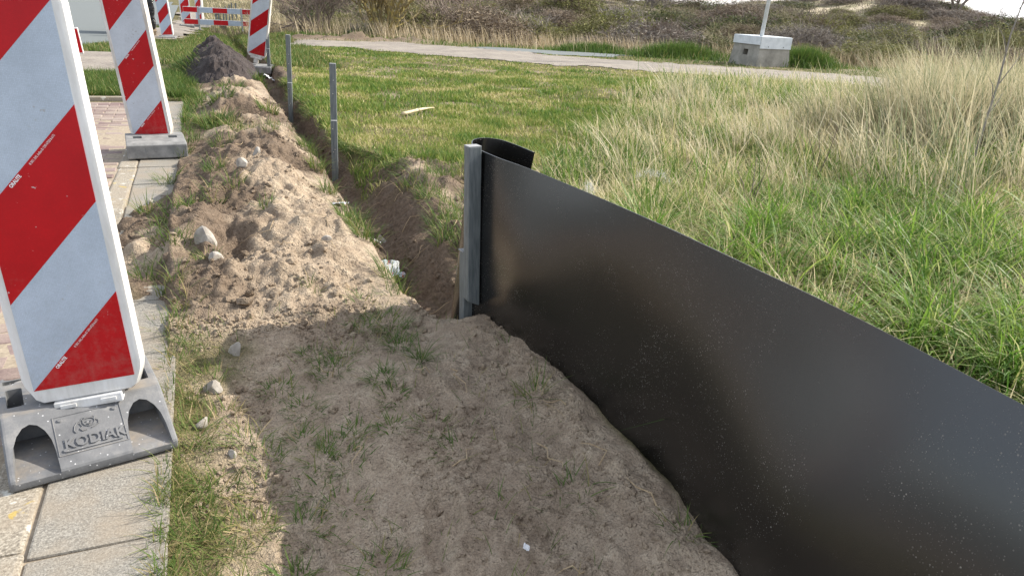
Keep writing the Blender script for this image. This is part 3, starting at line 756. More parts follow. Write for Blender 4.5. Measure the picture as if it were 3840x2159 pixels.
def far_grass():
    tf = Turf()
    def keep(u, v):
        hd = u * .4 + v * .9165
        return ~onpath(u, v) * infov(u, v, 1) * sst(15.3, 16, hd) * (1 - sst(22, 25, hd)) * (1 - .85 * sand_mask(u, v))
    P = scatter(80000, 1, 26, 8, 27, keep); m = len(P)
    pat = fbm(P[:, 0] * .8, P[:, 1] * .8, 3, 141)
    lowf = .3 + .7 * sst(18.5, 21, P[:, 0] * .4 + P[:, 1] * .9165)
    tf.add(blades(P, RNG.uniform(.08, .22, m) * (1 + pat) * lowf, RNG.uniform(.012, .024, m), RNG.uniform(0, 6.28, m), RNG.uniform(.1, .7, m), RNG.uniform(0, .9, m), 2, np.clip(RNG.beta(1.6, 2.2, m) - pat * .6, 0, 1)))
    # green bank behind the box and at the upper right
    for (cu, cv, su, sv, n, h) in ((12.2, 17.4, 1.4, .5, 5200, .55), (14.9, 15.6, .9, .5, 5200, .62), (10.3, 18.8, 1.3, .5, 3500, .4), (18, 10.6, 2.2, 1.0, 9000, .75), (15.5, 8.2, 1.6, .8, 4000, .5)):
        u = cu + RNG.normal(0, su * .5, n); v = cv + RNG.normal(0, sv * .5, n)
        P = np.stack([u, v, hz(u, v) - .02], 1); e = np.exp(-((u - cu) / su) ** 2 - ((v - cv) / sv) ** 2)
        tf.add(blades(P, h * RNG.uniform(.5, 1.15, n) * (.4 + .6 * e), RNG.uniform(.012, .022, n), RNG.uniform(0, 6.28, n), RNG.uniform(.05, .5, n), RNG.uniform(0, .9, n), 3, RNG.beta(1.3, 3.4, n)))
    o = tf.build('far_verge_grass', M['tuft'])
    tag(o, 'green verge grass along the far side of the path', 'grass', None, 'stuff')
    tf = Turf()
    def keep(u, v):
        hd = u * .4 + v * .9165
        return infov(u, v, 1) * np.exp(-((hd - 23.5 - 1.5 * fbm(u * .3, v * .3, 2, 151)) / 1.6) ** 2) * (0.25 + sst(-.1, .12, fbm(u * .5, v * .5, 2, 152)))
    P = scatter(70000, 1.5, 24, 12, 27, keep); m = len(P)
    tf.add(blades(P, RNG.uniform(.25, .75, m), RNG.uniform(.012, .022, m), WIND + RNG.normal(0, .9, m), RNG.uniform(.0, .35, m), RNG.uniform(0, .7, m), 3, RNG.beta(2, 1.6, m)))
    o = tf.build('dry_reed_grass', M['reed'])
    tag(o, 'band of dry straw coloured grass before the dune scrub', 'grass', None, 'stuff')

lawn(); rough_grass(); marram(); tufts(); far_grass()

# ------------------------------------------------------------------ shrubs and trees
def branch_mesh(seed, height, spread, stems, levels, kids, r0, droop=0.0, up=0.6, wig=0.25, sides=3, taper=.62, lean=(0, 0), shrink=.68):
    rg = random.Random(seed)
    parts_V = []; parts_F = []; rn = []
    def grow(p, d, L, r, lev):
        n = 4 if lev == 0 else 3
        pts = [p.copy()]; rad = [r]
        q = p.copy(); dd = d.copy()
        for i in range(n):
            dd = (dd + Vector((rg.gauss(0, wig), rg.gauss(0, wig), rg.gauss(0, wig * .7) + up * .16 - droop * .1))).normalized()
            q = q + dd * (L / n); pts.append(q.copy()); rad.append(r * (1 - (1 - taper) * (i + 1) / n))
        V, F = tube(pts, rad, sides)
        F = F[:-2]
        o = len(parts_V); parts_V.extend(V); parts_F.extend([tuple(i + o for i in f_) for f_ in F]); rn.extend([rg.random() * .6 + lev * .1] * len(V))
        if lev < levels:
            for k in range(kids[lev]):
                t = rg.uniform(.25, 1.0) if lev else rg.uniform(.2, 1.0)
                i = min(int(t * n), n - 1); f_ = t * n - i
                b = pts[i].lerp(pts[i + 1], f_)
                a = (pts[i + 1] - pts[i]).normalized()
                s = Vector((rg.gauss(0, 1), rg.gauss(0, 1), rg.gauss(0, .6) + up)).normalized()
                nd = (a * .75 + s * .75).normalized()
                grow(b, nd, L * shrink * rg.uniform(.6, 1.1), max(r * .55, .0025), lev + 1)
    for s in range(stems):
        a = rg.uniform(0, 6.28); e = rg.random() ** .7 * spread
        d = Vector((math.cos(a) * e + lean[0], math.sin(a) * e + lean[1], 1)).normalized()
        grow(Vector((math.cos(a) * .12 * height * rg.random(), math.sin(a) * .12 * height * rg.random(), -.05)), d, height * rg.uniform(.5, .72), r0 * rg.uniform(.6, 1.1), 0)
    me = bpy.data.meshes.new('branches')
    me.from_pydata([tuple(v) for v in parts_V], [], parts_F); me.update()
    at = me.attributes.new('rnd', 'FLOAT', 'POINT'); at.data.foreach_set('value', np.array(rn, np.float32))
    at = me.attributes.new('t', 'FLOAT', 'POINT'); at.data.foreach_set('value', np.zeros(len(rn), np.float32))
    return me

def mat_bark(name, a, b_, c=None):
    m, n, nd, lk, b = newmat(name)
    rn = N(nd, 'Attribute', attribute_name='rnd').outputs['Fac']
    vec = N(nd, 'TexCoord').outputs['Object']; ns = noise(nd, lk, 6, 4, .6, vec)
    r = ramp(nd, lk, ns.outputs['Fac'], [(0.35, a), (0.65, b_)])
    col = r.outputs[0]
    if c: col = mixc(nd, lk, rn, col, c)
    lk.new(col, b.inputs['Base Color']); b.inputs['Roughness'].default_value = .85
    return m
M['bark_brown'] = mat_bark('brown_twigs', (0.12, 0.09, 0.075), (0.21, 0.16, 0.13), (0.25, 0.195, 0.15))
M['bark_olive'] = mat_bark('olive_twigs', (0.13, 0.125, 0.05), (0.22, 0.21, 0.08), (0.22, 0.18, 0.11))
M['bark_grey'] = mat_bark('grey_twigs', (0.16, 0.14, 0.125), (0.28, 0.25, 0.22), (0.24, 0.20, 0.17))
M['bark_willow'] = mat_bark('lichened_willow_bark', (0.13, 0.105, 0.07), (0.40, 0.31, 0.07), (0.20, 0.16, 0.09))
M['leaf_dark'] = mat_blade('scrub_leaves', [(0, (0.05, 0.065, 0.03)), (.6, (0.09, 0.105, 0.045)), (1, (0.16, 0.17, 0.06))], transl=.2, rough=.6)
M['leaf_lime'] = mat_blade('spring_leaves', [(0, (0.10, 0.12, 0.03)), (.6, (0.17, 0.19, 0.04)), (1, (0.24, 0.24, 0.06))], transl=.3, rough=.6)

def leafcloud(rx, ry, rz, n, size, seed, asp=.35):
    rg = np.random.default_rng(seed)
    a = rg.normal(0, 1, (n, 3)); a /= np.linalg.norm(a, axis=1)[:, None]
    rr = rg.uniform(.55, 1.0, n) ** .7
    lump = 0.8 + 0.6 * fbm(a[:, 0] * 2.2 + seed, a[:, 1] * 2.2 + a[:, 2], 3, seed)
    P = a * (rr * lump)[:, None] * np.array([rx, ry, rz]); P[:, 2] = np.abs(P[:, 2]) 
    d = rg.normal(0, 1, (n, 3)); d /= np.linalg.norm(d, axis=1)[:, None]
    e = np.cross(d, rg.normal(0, 1, (n, 3))); e /= np.linalg.norm(e, axis=1)[:, None]
    s = size * rg.uniform(.6, 1.4, n)[:, None]
    V = np.stack([P - d * s, P + e * s * asp, P + d * s, P - e * s * asp], 1).reshape(-1, 3)
    T = np.arange(n * 4).reshape(-1, 4)
    return V, T, np.repeat(rg.random(n), 4)

M['twig_brown'] = mat_blade('brown_twig_mass', [(0, (0.115, 0.09, 0.068)), (.6, (0.215, 0.17, 0.122)), (1, (0.35, 0.285, 0.20))], transl=.1, rough=.8)
M['twig_olive'] = mat_blade('olive_twig_mass', [(0, (0.095, 0.10, 0.038)), (.6, (0.19, 0.19, 0.072)), (1, (0.30, 0.28, 0.12))], transl=.15, rough=.8)
M['twig_grey'] = mat_blade('grey_twig_mass', [(0, (0.11, 0.095, 0.085)), (.6, (0.20, 0.175, 0.15)), (1, (0.32, 0.28, 0.23))], transl=.1, rough=.8)

def shrub(name, me, leaf, loc, sc, rz, label, cat, group, bark):
    o = empty(name, loc, (0, 0, rz)); o.scale = sc if hasattr(sc, '__len__') else (sc, sc, sc)
    b = bpy.data.objects.new('branches', me); link(b, o)
    if leaf is not None:
        l = bpy.data.objects.new('foliage', leaf); link(l, o)
    tag(o, label, cat, group)
    return o

def setmat(me, m): me.materials.append(m); return me

def shrubs():
    # template meshes: dense twiggy dune bushes
    dense = []
    for i in range(6):
        me = branch_mesh(100 + i, 1.0, 1.25, 22, 2, (7, 6), .012, up=.35, wig=.28)
        dense.append(setmat(me, M[('bark_brown', 'bark_brown', 'bark_olive', 'bark_grey', 'bark_brown', 'bark_olive')[i]]))
    lf = []
    for i, (mt, n) in enumerate((('leaf_dark', 2600), ('leaf_lime', 1800), ('leaf_dark', 1500), ('twig_brown', 7500), ('twig_olive', 7000), ('twig_olive', 7500), ('twig_grey', 6500), ('twig_brown', 6500))):
        V, T, r = leafcloud(1.0, 1.0, .85 if i < 3 else .95, n, .045 if i < 3 else .036, 300 + i, .35 if i < 3 else .2)
        o = npmesh('foliage', V, T, M[mt], {'rnd': r, 't': np.zeros(len(r))}, False); lf.append(o.data); bpy.data.objects.remove(o)
    # the yellow willow by the path
    wm = setmat(branch_mesh(11, 3.0, .5, 12, 3, (5, 4, 3), .055, up=.7, wig=.2, sides=4), M['bark_willow'])
    shrub('willow_shrub', wm, None, (5.2, 22.9, float(hz(5.2, 22.9))), 1, 0, 'multi-stemmed shrub with yellow lichened stems standing behind the path', 'shrub', None, None)
    wm = setmat(branch_mesh(12, 2.6, .95, 9, 3, (6, 5, 4), .03, up=.4, wig=.35, sides=4), M['bark_brown'])
    shrub('willow_shrub', wm, None, (3.5, 23.6, float(hz(3.5, 23.6))), 1, 1, 'bare dark shrub with spreading crooked twigs left of the yellow stemmed shrub', 'shrub', None, None)
    # low dark bushes round their feet
    for (u, v, s, k, lab) in ((4.4, 22.2, .75, 0, 'low grey green bush at the foot of the yellow stemmed shrub'), (5.9, 22.4, .5, 2, 'small dark bush right of the yellow stemmed shrub')):
        shrub('low_bush', dense[3], lf[k], (u, v, float(hz(u, v)) - .05), (s, s, s * .9), u, lab, 'bush', None, None)
    distinct = [
        ((14.6, 27.0), (1.7, 1.6, 1.12), 5, 5, 'broad rounded olive brown bush in the middle of the scrub'),
        ((11.5, 28.0), (1.5, 1.5, 1.1), 2, 7, 'olive bush left of the broad rounded one'),
        ((17.8, 26.5), (1.4, 1.4, .8), 4, 4, 'low brown bush right of the broad rounded one'),
        ((22.0, 33.0), (2.3, 2.2, 1.5), 5, 0, 'large dark green bush on the slope left of the white pole'),
        ((25.5, 31.0), (2.3, 2.2, 1.4), 4, 0, 'dark bush on the slope behind the white pole'),
        ((27.0, 22.0), (1.1, 1.1, .8), 1, 1, 'small lime green bush in the brown scrub at the right'),
        ((22.3, 17.5), (1.3, 1.2, 1.25), 1, 3, 'dark bare bush standing right of the concrete box'),
        ((19.0, 19.5), (1.2, 1.2, .9), 0, 4, 'brown bare bush just behind the concrete box'),
        ((35.5, 27.0), (2.6, 2.4, 1.7), 4, 0, 'dark green bush near the skyline at the upper right'),
        ((30.5, 31.0), (1.5, 1.5, 1.0), 1, 1, 'bright yellow green bush high on the right slope'),
        ((8.5, 29.5), (2.0, 1.9, 1.25), 1, 3, 'dense purplish brown bush behind the dry grass band')]
    for (p, s, k, l, lab) in distinct:
        shrub('dune_bush', dense[k], None if l is None else lf[l], (*p, float(hz(*p)) - .08), s, p[0], lab, 'bush', None, None)
    # bare trees on the skyline
    tm = [setmat(branch_mesh(40 + i, 4.2, .6, 3, 4, (6, 5, 4, 3), .09, up=.55, wig=.26), M['bark_grey']) for i in range(2)]
    for (u, v, s, rz, lab) in ((46, 39.5, 1.0, 0, 'bare tree with spreading branches on the skyline at the upper right, left one'), (50, 39.0, 1.1, 2, 'bare tree with spreading branches on the skyline at the upper right, right one'), (33, 53, .8, 1, 'small bare tree on the skyline left of the white pole'), (24.5, 38.5, .75, 3, 'pale bare small tree on the grassy dune slope')):
        shrub('bare_tree', tm[int(rz) % 2], None, (u, v, float(hz(u, v)) - .1), s, rz, lab, 'tree', None, None)
    # all the other scrub bushes one can count on the slope
    rg = random.Random(77); placed = [d[0] for d in distinct]
    cnt = 0; tries = 0
    while cnt < 240 and tries < 14000:
        tries += 1
        hd = 24.5 + 75 * rg.random() ** 1.7; l = (rg.random() * 2 - 1) * (hd * .74 + 3)
        if l < -hd * .30: continue
        u = hd * .40 + l * .9165; v = hd * .9165 - l * .40
        mind = 1.05 + .027 * hd
        if any((u - a) ** 2 + (v - b_) ** 2 < (mind * 1.1) ** 2 for a, b_ in placed): continue
        if fbm(np.array(u * .11), np.array(v * .11), 3, 161) < -.11: continue
        placed.append((u, v)); cnt += 1
        s = rg.uniform(.7, 1.75) * (1 + hd * .010)
        k = rg.choice([0, 0, 1, 4, 3, 2, 5]); lx = rg.random()
        l_ = (lf[3], lf[4], lf[5], lf[6], lf[7], lf[4])[rg.randrange(6)] if lx < .74 else lf[0] if lx < .86 else lf[2] if lx < .94 else lf[1]
        shrub('scrub_bush', dense[k], l_, (u, v, float(hz(u, v)) - .1), (s * 1.15, s * 1.15, s * rg.uniform(.5, .85) * (1 - .45 * float(sst(38, 60, hd)))), rg.uniform(0, 6.28), 'one of the many brown twiggy bushes covering the dune slope', 'bush', 'scrub bushes on the dune slope', None)
    # undergrowth between
    tf = Turf()
    n = 90000
    hd = 23 + 90 * RNG.random(n) ** 1.8; l = (RNG.random(n) * 2 - 1) * (hd * .74 + 3)
    u = hd * .40 + l * .9165; v = hd * .9165 - l * .40
    k = (l > -hd * .42); u = u[k]; v = v[k]; hd = hd[k]; m = len(u)
    P = np.stack([u, v, hz(u, v) - .03], 1)
    pat = fbm(u * .16, v * .16, 3, 171)
    strw = sst(.10, .18, fbm(u * .09 + 7, v * .09, 3, 173))
    tf.add(blades(P, RNG.uniform(.12, .36, m) * (1 - .4 * strw), (.012 + hd * .0006) * RNG.uniform(.7, 1.4, m), RNG.uniform(0, 6.28, m), RNG.uniform(0, .7, m), RNG.uniform(-.3, .6, m), 2, np.clip(.58 + pat * 2.0 + RNG.normal(0, .18, m) + strw * .7, 0, 1)))
    o = tf.build('dune_undergrowth', M['brush']); tag(o, 'brown heathy undergrowth covering the dunes between the bushes', 'undergrowth', None, 'stuff')
    # lone stem right
    V, F = tube([(0, 0, -.05), (.02, .01, .35), (.05, .02, .75), (.07, .05, 1.1), (.13, .06, 1.45), (.15, .07, 1.62)], [.012, .010, .008, .006, .0035, .0015], 5)
    parts = [(V, F)]
    for (a, b_, c, dx, dy) in ((.05, .02, .72, .22, .25), (.06, .03, .95, -.16, .22), (.03, .01, .5, .14, .16), (.1, .06, 1.3, .12, .16), (.04, .02, .6, -.1, .2)):
        parts.append(tube([(a, b_, c), (a + dx * .5, b_, c + dy * .6), (a + dx, b_ + .03, c + dy)], [.0045, .003, .001], 4))
    V, F = merge(parts)
    me = bpy.data.meshes.new('sapling'); me.from_pydata([tuple(p) for p in V], [], F); me.update(); me.materials.append(M['bark_grey'])
    o = link(bpy.data.objects.new('dead_sapling', me)); o.location = (5.9, 4.05, float(hz(5.9, 4.05)))
    tag(o, 'single thin bare upright stem rising from the rough grass at the right', 'sapling')
    rg = random.Random(9)
    for i, (u, v, h) in enumerate(((4.35, 4.2, .5), (5.2, 4.5, .42), (3.2, 3.6, .34), (6.5, 3.9, .45))):
        parts = []
        for k in range(4):
            a = rg.uniform(0, 6.28); parts.append(tube([(0, 0, -.02), (math.cos(a) * .06, math.sin(a) * .06, h * .5), (math.cos(a) * .12 + rg.uniform(-.06, .06), math.sin(a) * .12, h * rg.uniform(.7, 1.1))], [.004, .003, .0015], 4))
        V, F = merge(parts)
        o = pm('dead_weed', V, F, M['bark_brown']); o.location = (u, v, float(hz(u, v)))
        tag(o, ('dark dead weed in the middle of the rough grass', 'dark dead weed left of the thin bare stem', 'small dead weed nearest to the black sheet', 'dark dead weed right of the thin bare stem')[i], 'weed', 'dead weeds in the rough grass')
shrubs()

# ------------------------------------------------------------------ black plastic sheet
def mat_sheet():
    m, n, nd, lk, b = newmat('black_plastic_sheet')
    vec = N(nd, 'TexCoord').outputs['Object']
    vo = N(nd, 'TexVoronoi'); vo.voronoi_dimensions = '2D'; vo.inputs['Scale'].default_value = 190
    sv = N(nd, 'SeparateXYZ'); lk.new(vec, sv.inputs[0]); cv = N(nd, 'CombineXYZ'); lk.new(sv.outputs['Y'], cv.inputs['X']); lk.new(sv.outputs['Z'], cv.inputs['Y']); lk.new(cv.outputs[0], vo.inputs['Vector'])
    n0 = noise(nd, lk, 2.6, 8, .82, vec, 1.2); n1 = noise(nd, lk, 40, 3, .6, vec)
    wc = N(nd, 'SeparateColor'); lk.new(vo.outputs['Color'], wc.inputs[0])
    sz = N(nd, 'MapRange'); lk.new(wc.outputs[1], sz.inputs[0]); sz.inputs[3].default_value = .8; sz.inputs[4].default_value = 4.0
    ds = N(nd, 'Math', operation='MULTIPLY'); lk.new(vo.outputs['Distance'], ds.inputs[0]); lk.new(sz.outputs[0], ds.inputs[1])
    dots = ramp(nd, lk, ds.outputs[0], [(0.13, (1, 1, 1)), (0.30, (0, 0, 0))])
    pick = N(nd, 'Math', operation='GREATER_THAN'); lk.new(wc.outputs[0], pick.inputs[0]); pick.inputs[1].default_value = .62
    ms = ramp(nd, lk, n0.outputs['Fac'], [(0.485, (0.0, 0.0, 0.0)), (0.65, (.85, .85, .85))])
    a = N(nd, 'Math', operation='MULTIPLY'); lk.new(dots.outputs[0], a.inputs[0]); lk.new(ms.outputs[0], a.inputs[1])
    a2 = N(nd, 'Math', operation='MULTIPLY'); lk.new(a.outputs[0], a2.inputs[0]); lk.new(pick.outputs[0], a2.inputs[1])
    # dried splashes near the ground, streaky
    mp = N(nd, 'Mapping'); mp.inputs['Scale'].default_value = (11, 11, 5); lk.new(vec, mp.inputs['Vector'])
    n2 = noise(nd, lk, 1, 9, .85, mp.outputs[0], .5); sx = N(nd, 'SeparateXYZ'); lk.new(vec, sx.inputs[0])
    lo = ramp(nd, lk, sx.outputs['Z'], [(0.0, (0.135,) * 3), (0.30, (0, 0, 0))])
    ad = N(nd, 'Math', operation='ADD'); lk.new(n2.outputs['Fac'], ad.inputs[0]); lk.new(lo.outputs[0], ad.inputs[1])
    sp = ramp(nd, lk, ad.outputs[0], [(0.72, (0, 0, 0)), (0.84, (.4,) * 3)])
    mx = N(nd, 'Math', operation='MAXIMUM'); lk.new(a2.outputs[0], mx.inputs[0]); lk.new(sp.outputs[0], mx.inputs[1])
    c = mixc(nd, lk, mx.outputs[0], (0.0042, 0.0038, 0.0038), (0.36, 0.32, 0.27))
    lk.new(c, b.inputs['Base Color'])
    rr = N(nd, 'MapRange'); lk.new(mx.outputs[0], rr.inputs[0]); rr.inputs[3].default_value = .26; rr.inputs[4].default_value = .9
    lk.new(rr.outputs[0], b.inputs['Roughness']); b.inputs['Specular IOR Level'].default_value = .95
    return m
M['sheet'] = mat_sheet()
def sharpen(o, deg=40):
    dg = bpy.context.evaluated_depsgraph_get(); dg.update()
    me = bpy.data.meshes.new_from_object(o.evaluated_get(dg)); o.modifiers.clear(); o.data = me
    me.set_sharp_from_angle(angle=R(deg))


def sheet():
    # plan of the bottom and of the top edge, from behind the camera to the curled end
    bot = [(1.02, -1.6), (1.04, 0.0), (1.07, 1.0), (1.10, 1.44), (1.085, 1.88), (1.045, 2.28), (0.995, 2.50), (0.955, 2.58), (0.905, 2.63), (0.89, 2.69), (0.93, 2.75), (1.02, 2.76), (1.08, 2.70), (1.11, 2.60)]
    top = [(1.06, -1.6), (1.12, 0.0), (1.165, 0.85), (1.16, 1.30), (1.125, 1.75), (1.05, 2.22), (0.985, 2.46), (0.955, 2.585), (0.955, 2.66), (0.985, 2.73), (1.04, 2.755), (1.095, 2.725), (1.13, 2.64), (1.155, 2.51)]
    bz = [-.2] * 14; tz = [.70, .705, .70, .695, .695, .70, .705, .712, .716, .72, .722, .72, .715, .71]
    def cr(p, t):
        n = len(p); i = min(int(t), n - 2); f_ = t - i
        P = [np.array(p[max(0, min(n - 1, j))], float) for j in (i - 1, i, i + 1, i + 2)]
        return .5 * ((2 * P[1]) + (-P[0] + P[2]) * f_ + (2 * P[0] - 5 * P[1] + 4 * P[2] - P[3]) * f_ ** 2 + (-P[0] + 3 * P[1] - 3 * P[2] + P[3]) * f_ ** 3)
    NS, NZ = 150, 26
    V = []
    for i in range(NS + 1):
        t = 13 * i / NS
        b = cr(bot, t); tp = cr(top, t); zb = cr(np.array(bz)[:, None], t)[0]; zt = cr(np.array(tz)[:, None], t)[0]
        for j in range(NZ + 1):
            s = j / NZ
            p = b + (tp - b) * (s ** 1.3)
            y = p[1]
            m_ = float(sst(2.62, 2.2, y)); q_ = 1 - s ** 5; bulge = m_ * (-.045 * math.sin(math.pi * s) * (1 + .45 * math.sin(y * 2.6 + .6)) + .013 * q_ * math.sin(s * 4 + y * 3.3) + .011 * q_ * math.sin(5.4 * y - 3 * s + .8) * math.sin(math.pi * min(1, s * 1.2)) + .005 * q_ * math.sin(9.5 * y + 5 * s))
            V.append((p[0] + float(bulge), p[1], zb + (zt - zb) * s))
    F = []
    for i in range(NS):
        for j in range(NZ):
            a = i * (NZ + 1) + j
            F.append((a, a + NZ + 1, a + NZ + 2, a + 1))
    o = pm('plastic_sheet', V, F, M['sheet'], None, True)
    md = o.modifiers.new('thick', 'SOLIDIFY'); md.thickness = .0035; md.offset = 0
    sharpen(o)
    tag(o, 'glossy black plastic barrier sheet standing upright with a curled end at the post', 'plastic sheet')
sheet()

# ------------------------------------------------------------------ grey posts
M['post'] = simple('grey_recycled_plastic', (0.075, 0.09, 0.092), (0.165, 0.18, 0.182), 30, .55, .35, .003, 70, stretch=(3, 3, .35))
M['postcut'] = simple('sawn_plastic', (0.23, 0.235, 0.235), (0.34, 0.34, 0.34), 90, .7)
M['screw'] = simple('zinc_screw', (0.5, 0.5, 0.5), None, rough=.35, metal=.9)

def stake_bm(w_, d_, z0, z1, point=None, bev=.004):
    bm = bmesh.new()
    box_bm(-w_ / 2, w_ / 2, -d_ / 2, d_ / 2, z0, z1, bev, 2, bm)
    if point:
        for v in bm.verts:
            if v.co.z < z0 + .02:
                v.co.z += 0
        # sharpened end: slant one side up
        for v in bm.verts:
            if v.co.z < (z0 + z1) / 2:
                f_ = (v.co.x + w_ / 2) / w_
                v.co.z = z0 + abs(f_ - .62) * point + (v.co.z - z0)
    return bm

def post(loc, rot, ztop, zjoint, label, near=False):
    p = empty('plastic_post', loc, rot)
    if near:
        bm_obj('upper_stake', stake_bm(.052, .048, .055, ztop, .085), M['post'], p)
        cap = bm_obj('sawn_top', box_bm(-.0255, .0255, -.0235, .0235, ztop - .001, ztop + .0025), M['postcut'], p)
        lo = bm_obj('lower_stake', box_bm(-.027, .021, .0255, .0705, -.35, zjoint, .004), M['post'], p)
        lo.location.x = .004
        bm_obj('sawn_edge', box_bm(-.032, .014, .027, .069, zjoint - .001, zjoint + .0025), M['postcut'], lo)
    else:
        bm_obj('upper_stake', box_bm(-.024, .024, -.019, .019, zjoint - .12, ztop, .003), M['post'], p)
        bm_obj('sawn_top', box_bm(-.0225, .0225, -.0175, .0175, ztop - .001, ztop + .0025), M['postcut'], p)
        bm_obj('lower_stake', box_bm(-.021, .027, -.0595, -.0205, -.3, zjoint, .003), M['post'], p)
        bm_obj('sawn_edge', box_bm(-.019, .025, -.0575, -.0225, zjoint - .001, zjoint + .0025), M['postcut'], p)
        for k, z in ((-.006, zjoint - .06), (.008, zjoint - .22), (-.004, zjoint - .24), (.004, zjoint + .3), (-.002, zjoint + .2)):
            yy = -.0595 if z < zjoint else -.019
            bm = bmesh.new(); bmesh.ops.create_cone(bm, cap_ends=True, segments=8, radius1=.0045, radius2=.0035, depth=.004)
            s = bm_obj('screw', bm, M['screw'], p); s.rotation_euler = (math.pi / 2, 0, 0); s.location = (k, yy - .001, z)
    return tag(p, label, 'post', 'grey plastic posts along the trench')
post((0.94, 2.555, 0.0), (R(-1), R(-1.2), R(6)), .728, .30, 'thick grey post with pointed lower end holding the black sheet', True)
for (u, v, zt, zj, lab, ry) in ((.92, 5.78, .75, .33, 'grey spliced post in the trench, second from the black sheet', .6), (.90, 8.6, .78, .28, 'grey spliced post in the trench, third from the black sheet', .8), (1.02, 12.6, .90, .33, 'grey post close beside the right-leaning beacon', .3), (1.1, 15.0, .8, .3, 'thin grey post just behind the right-leaning beacon', 1.0)):
    zf = float(hz(u, v)) 
    post((u, v, zf * .0 - .03), (0, R(ry), R(-14)), zt, zj, lab)
for i, v in enumerate((31.0, 31.6, 32.0, 32.8, 33.2, 34.0, 34.6)):
    u = [.72, .82, 1.0, 1.14, 1.26, 1.42, 1.6][i]
    o = bm_obj('plastic_stake', stake_bm(.05, .05, -.3, .55 + .03 * (i % 3)), M['post']); o.location = (u, v, float(hz(u, v)) + .1)
    o.rotation_euler = (0, R((-2, 1, 2, -1, 3, 0, 1)[i]), 0)
    tag(o, ('leftmost', 'second', 'third', 'fourth', 'fifth', 'sixth', 'rightmost')[i] + ' short dark stake, counted from the left, in the row seen through the far barrier', 'stake', 'row of short stakes behind the far barrier')

# ------------------------------------------------------------------ traffic beacons
def mat_film(name, col, scuff=0.70):
    m, n, nd, lk, b = newmat(name)
    vec = N(nd, 'TexCoord').outputs['Object']
    vo = N(nd, 'TexVoronoi', feature='DISTANCE_TO_EDGE'); vo.inputs['Scale'].default_value = 260; vo.inputs['Randomness'].default_value = 0.12; lk.new(vec, vo.inputs['Vector'])
    n1 = noise(nd, lk, 7, 5, .65, vec); n2 = noise(nd, lk, 60, 4, .7, vec)
    d = ramp(nd, lk, vo.outputs['Distance'], [(0.03, tuple(c * .80 for c in col)), (0.16, col)])
    st = ramp(nd, lk, n1.outputs['Fac'], [(0.35, (.86,) * 3), (.7, (1.06,) * 3)])
    mu = N(nd, 'Mix', data_type='RGBA', blend_type='MULTIPLY'); mu.inputs[0].default_value = 1
    lk.new(d.outputs[0], mu.inputs[6]); lk.new(st.outputs[0], mu.inputs[7])
    n3 = noise(nd, lk, 11, 4, .6, vec); ad = N(nd, 'Math', operation='MULTIPLY_ADD'); lk.new(n3.outputs['Fac'], ad.inputs[0]); ad.inputs[1].default_value = .5; lk.new(n2.outputs['Fac'], ad.inputs[2])
    sc = ramp(nd, lk, ad.outputs[0], [(scuff + .25, (0, 0, 0)), (scuff + .29, (.8,) * 3)])
    c = mixc(nd, lk, sc.outputs[0], mu.outputs[2], (.5, .48, .47) if col[1] < .1 else (.33, .33, .33))
    sz = N(nd, 'SeparateXYZ'); lk.new(vec, sz.inputs[0]); lo = ramp(nd, lk, sz.outputs['Z'], [(0.05, (.20,) * 3), (.45, (0, 0, 0))])
    n4 = noise(nd, lk, 26, 6, .75, vec); ag = N(nd, 'Math', operation='ADD'); lk.new(n4.outputs['Fac'], ag.inputs[0]); lk.new(lo.outputs[0], ag.inputs[1])
    gm = ramp(nd, lk, ag.outputs[0], [(0.62, (0, 0, 0)), (.9, (.26,) * 3)]); c = mixc(nd, lk, gm.outputs[0], c, (0.26, 0.23, 0.19))
    lk.new(c, b.inputs['Base Color']); b.inputs['Roughness'].default_value = .38
    b.inputs['Specular IOR Level'].default_value = .3
    return m
M['red'] = mat_film('red_film', (0.56, 0.002, 0.008))
M['white'] = mat_film('white_film', (0.48, 0.555, 0.65))
def mat_white_plastic():
    m, n, nd, lk, b = newmat('white_plastic')
    vec = N(nd, 'TexCoord').outputs['Object']
    mp = N(nd, 'Mapping'); mp.inputs['Scale'].default_value = (8, 8, 1.6); lk.new(vec, mp.inputs['Vector'])
    n1 = noise(nd, lk, 2.2, 6, .7, mp.outputs[0]); n2 = noise(nd, lk, 50, 4, .7, vec)
    r = ramp(nd, lk, n1.outputs['Fac'], [(0.32, (0.52, 0.51, 0.48)), (.6, (0.70, 0.70, 0.69))])
    s = ramp(nd, lk, n2.outputs['Fac'], [(0.64, (0, 0, 0)), (.72, (.35,) * 3)])
    c = mixc(nd, lk, s.outputs[0], r.outputs[0], (0.42, 0.40, 0.37))
    lk.new(c, b.inputs['Base Color']); b.inputs['Roughness'].default_value = .42
    bump(nd, lk, n1.outputs['Fac'], .12, .01, b)
    return m
M['wplastic'] = mat_white_plastic()
def mat_dirty_plastic():
    m = simple('dirty_white_plastic', (0.42, 0.38, 0.33), (0.74, 0.72, 0.69), 9, .6, .2, .002, 60, stretch=(3, 3, .8)); return m
M['wdirty'] = mat_dirty_plastic()
M['redscuff'] = mat_film('scuffed_red_film', (0.52, 0.004, 0.010), .67)
M['whitescuff'] = mat_film('scuffed_white_film', (0.56, 0.60, 0.66), .64)
M['print'] = simple('white_print', (0.78, 0.78, 0.78), None, rough=.5)

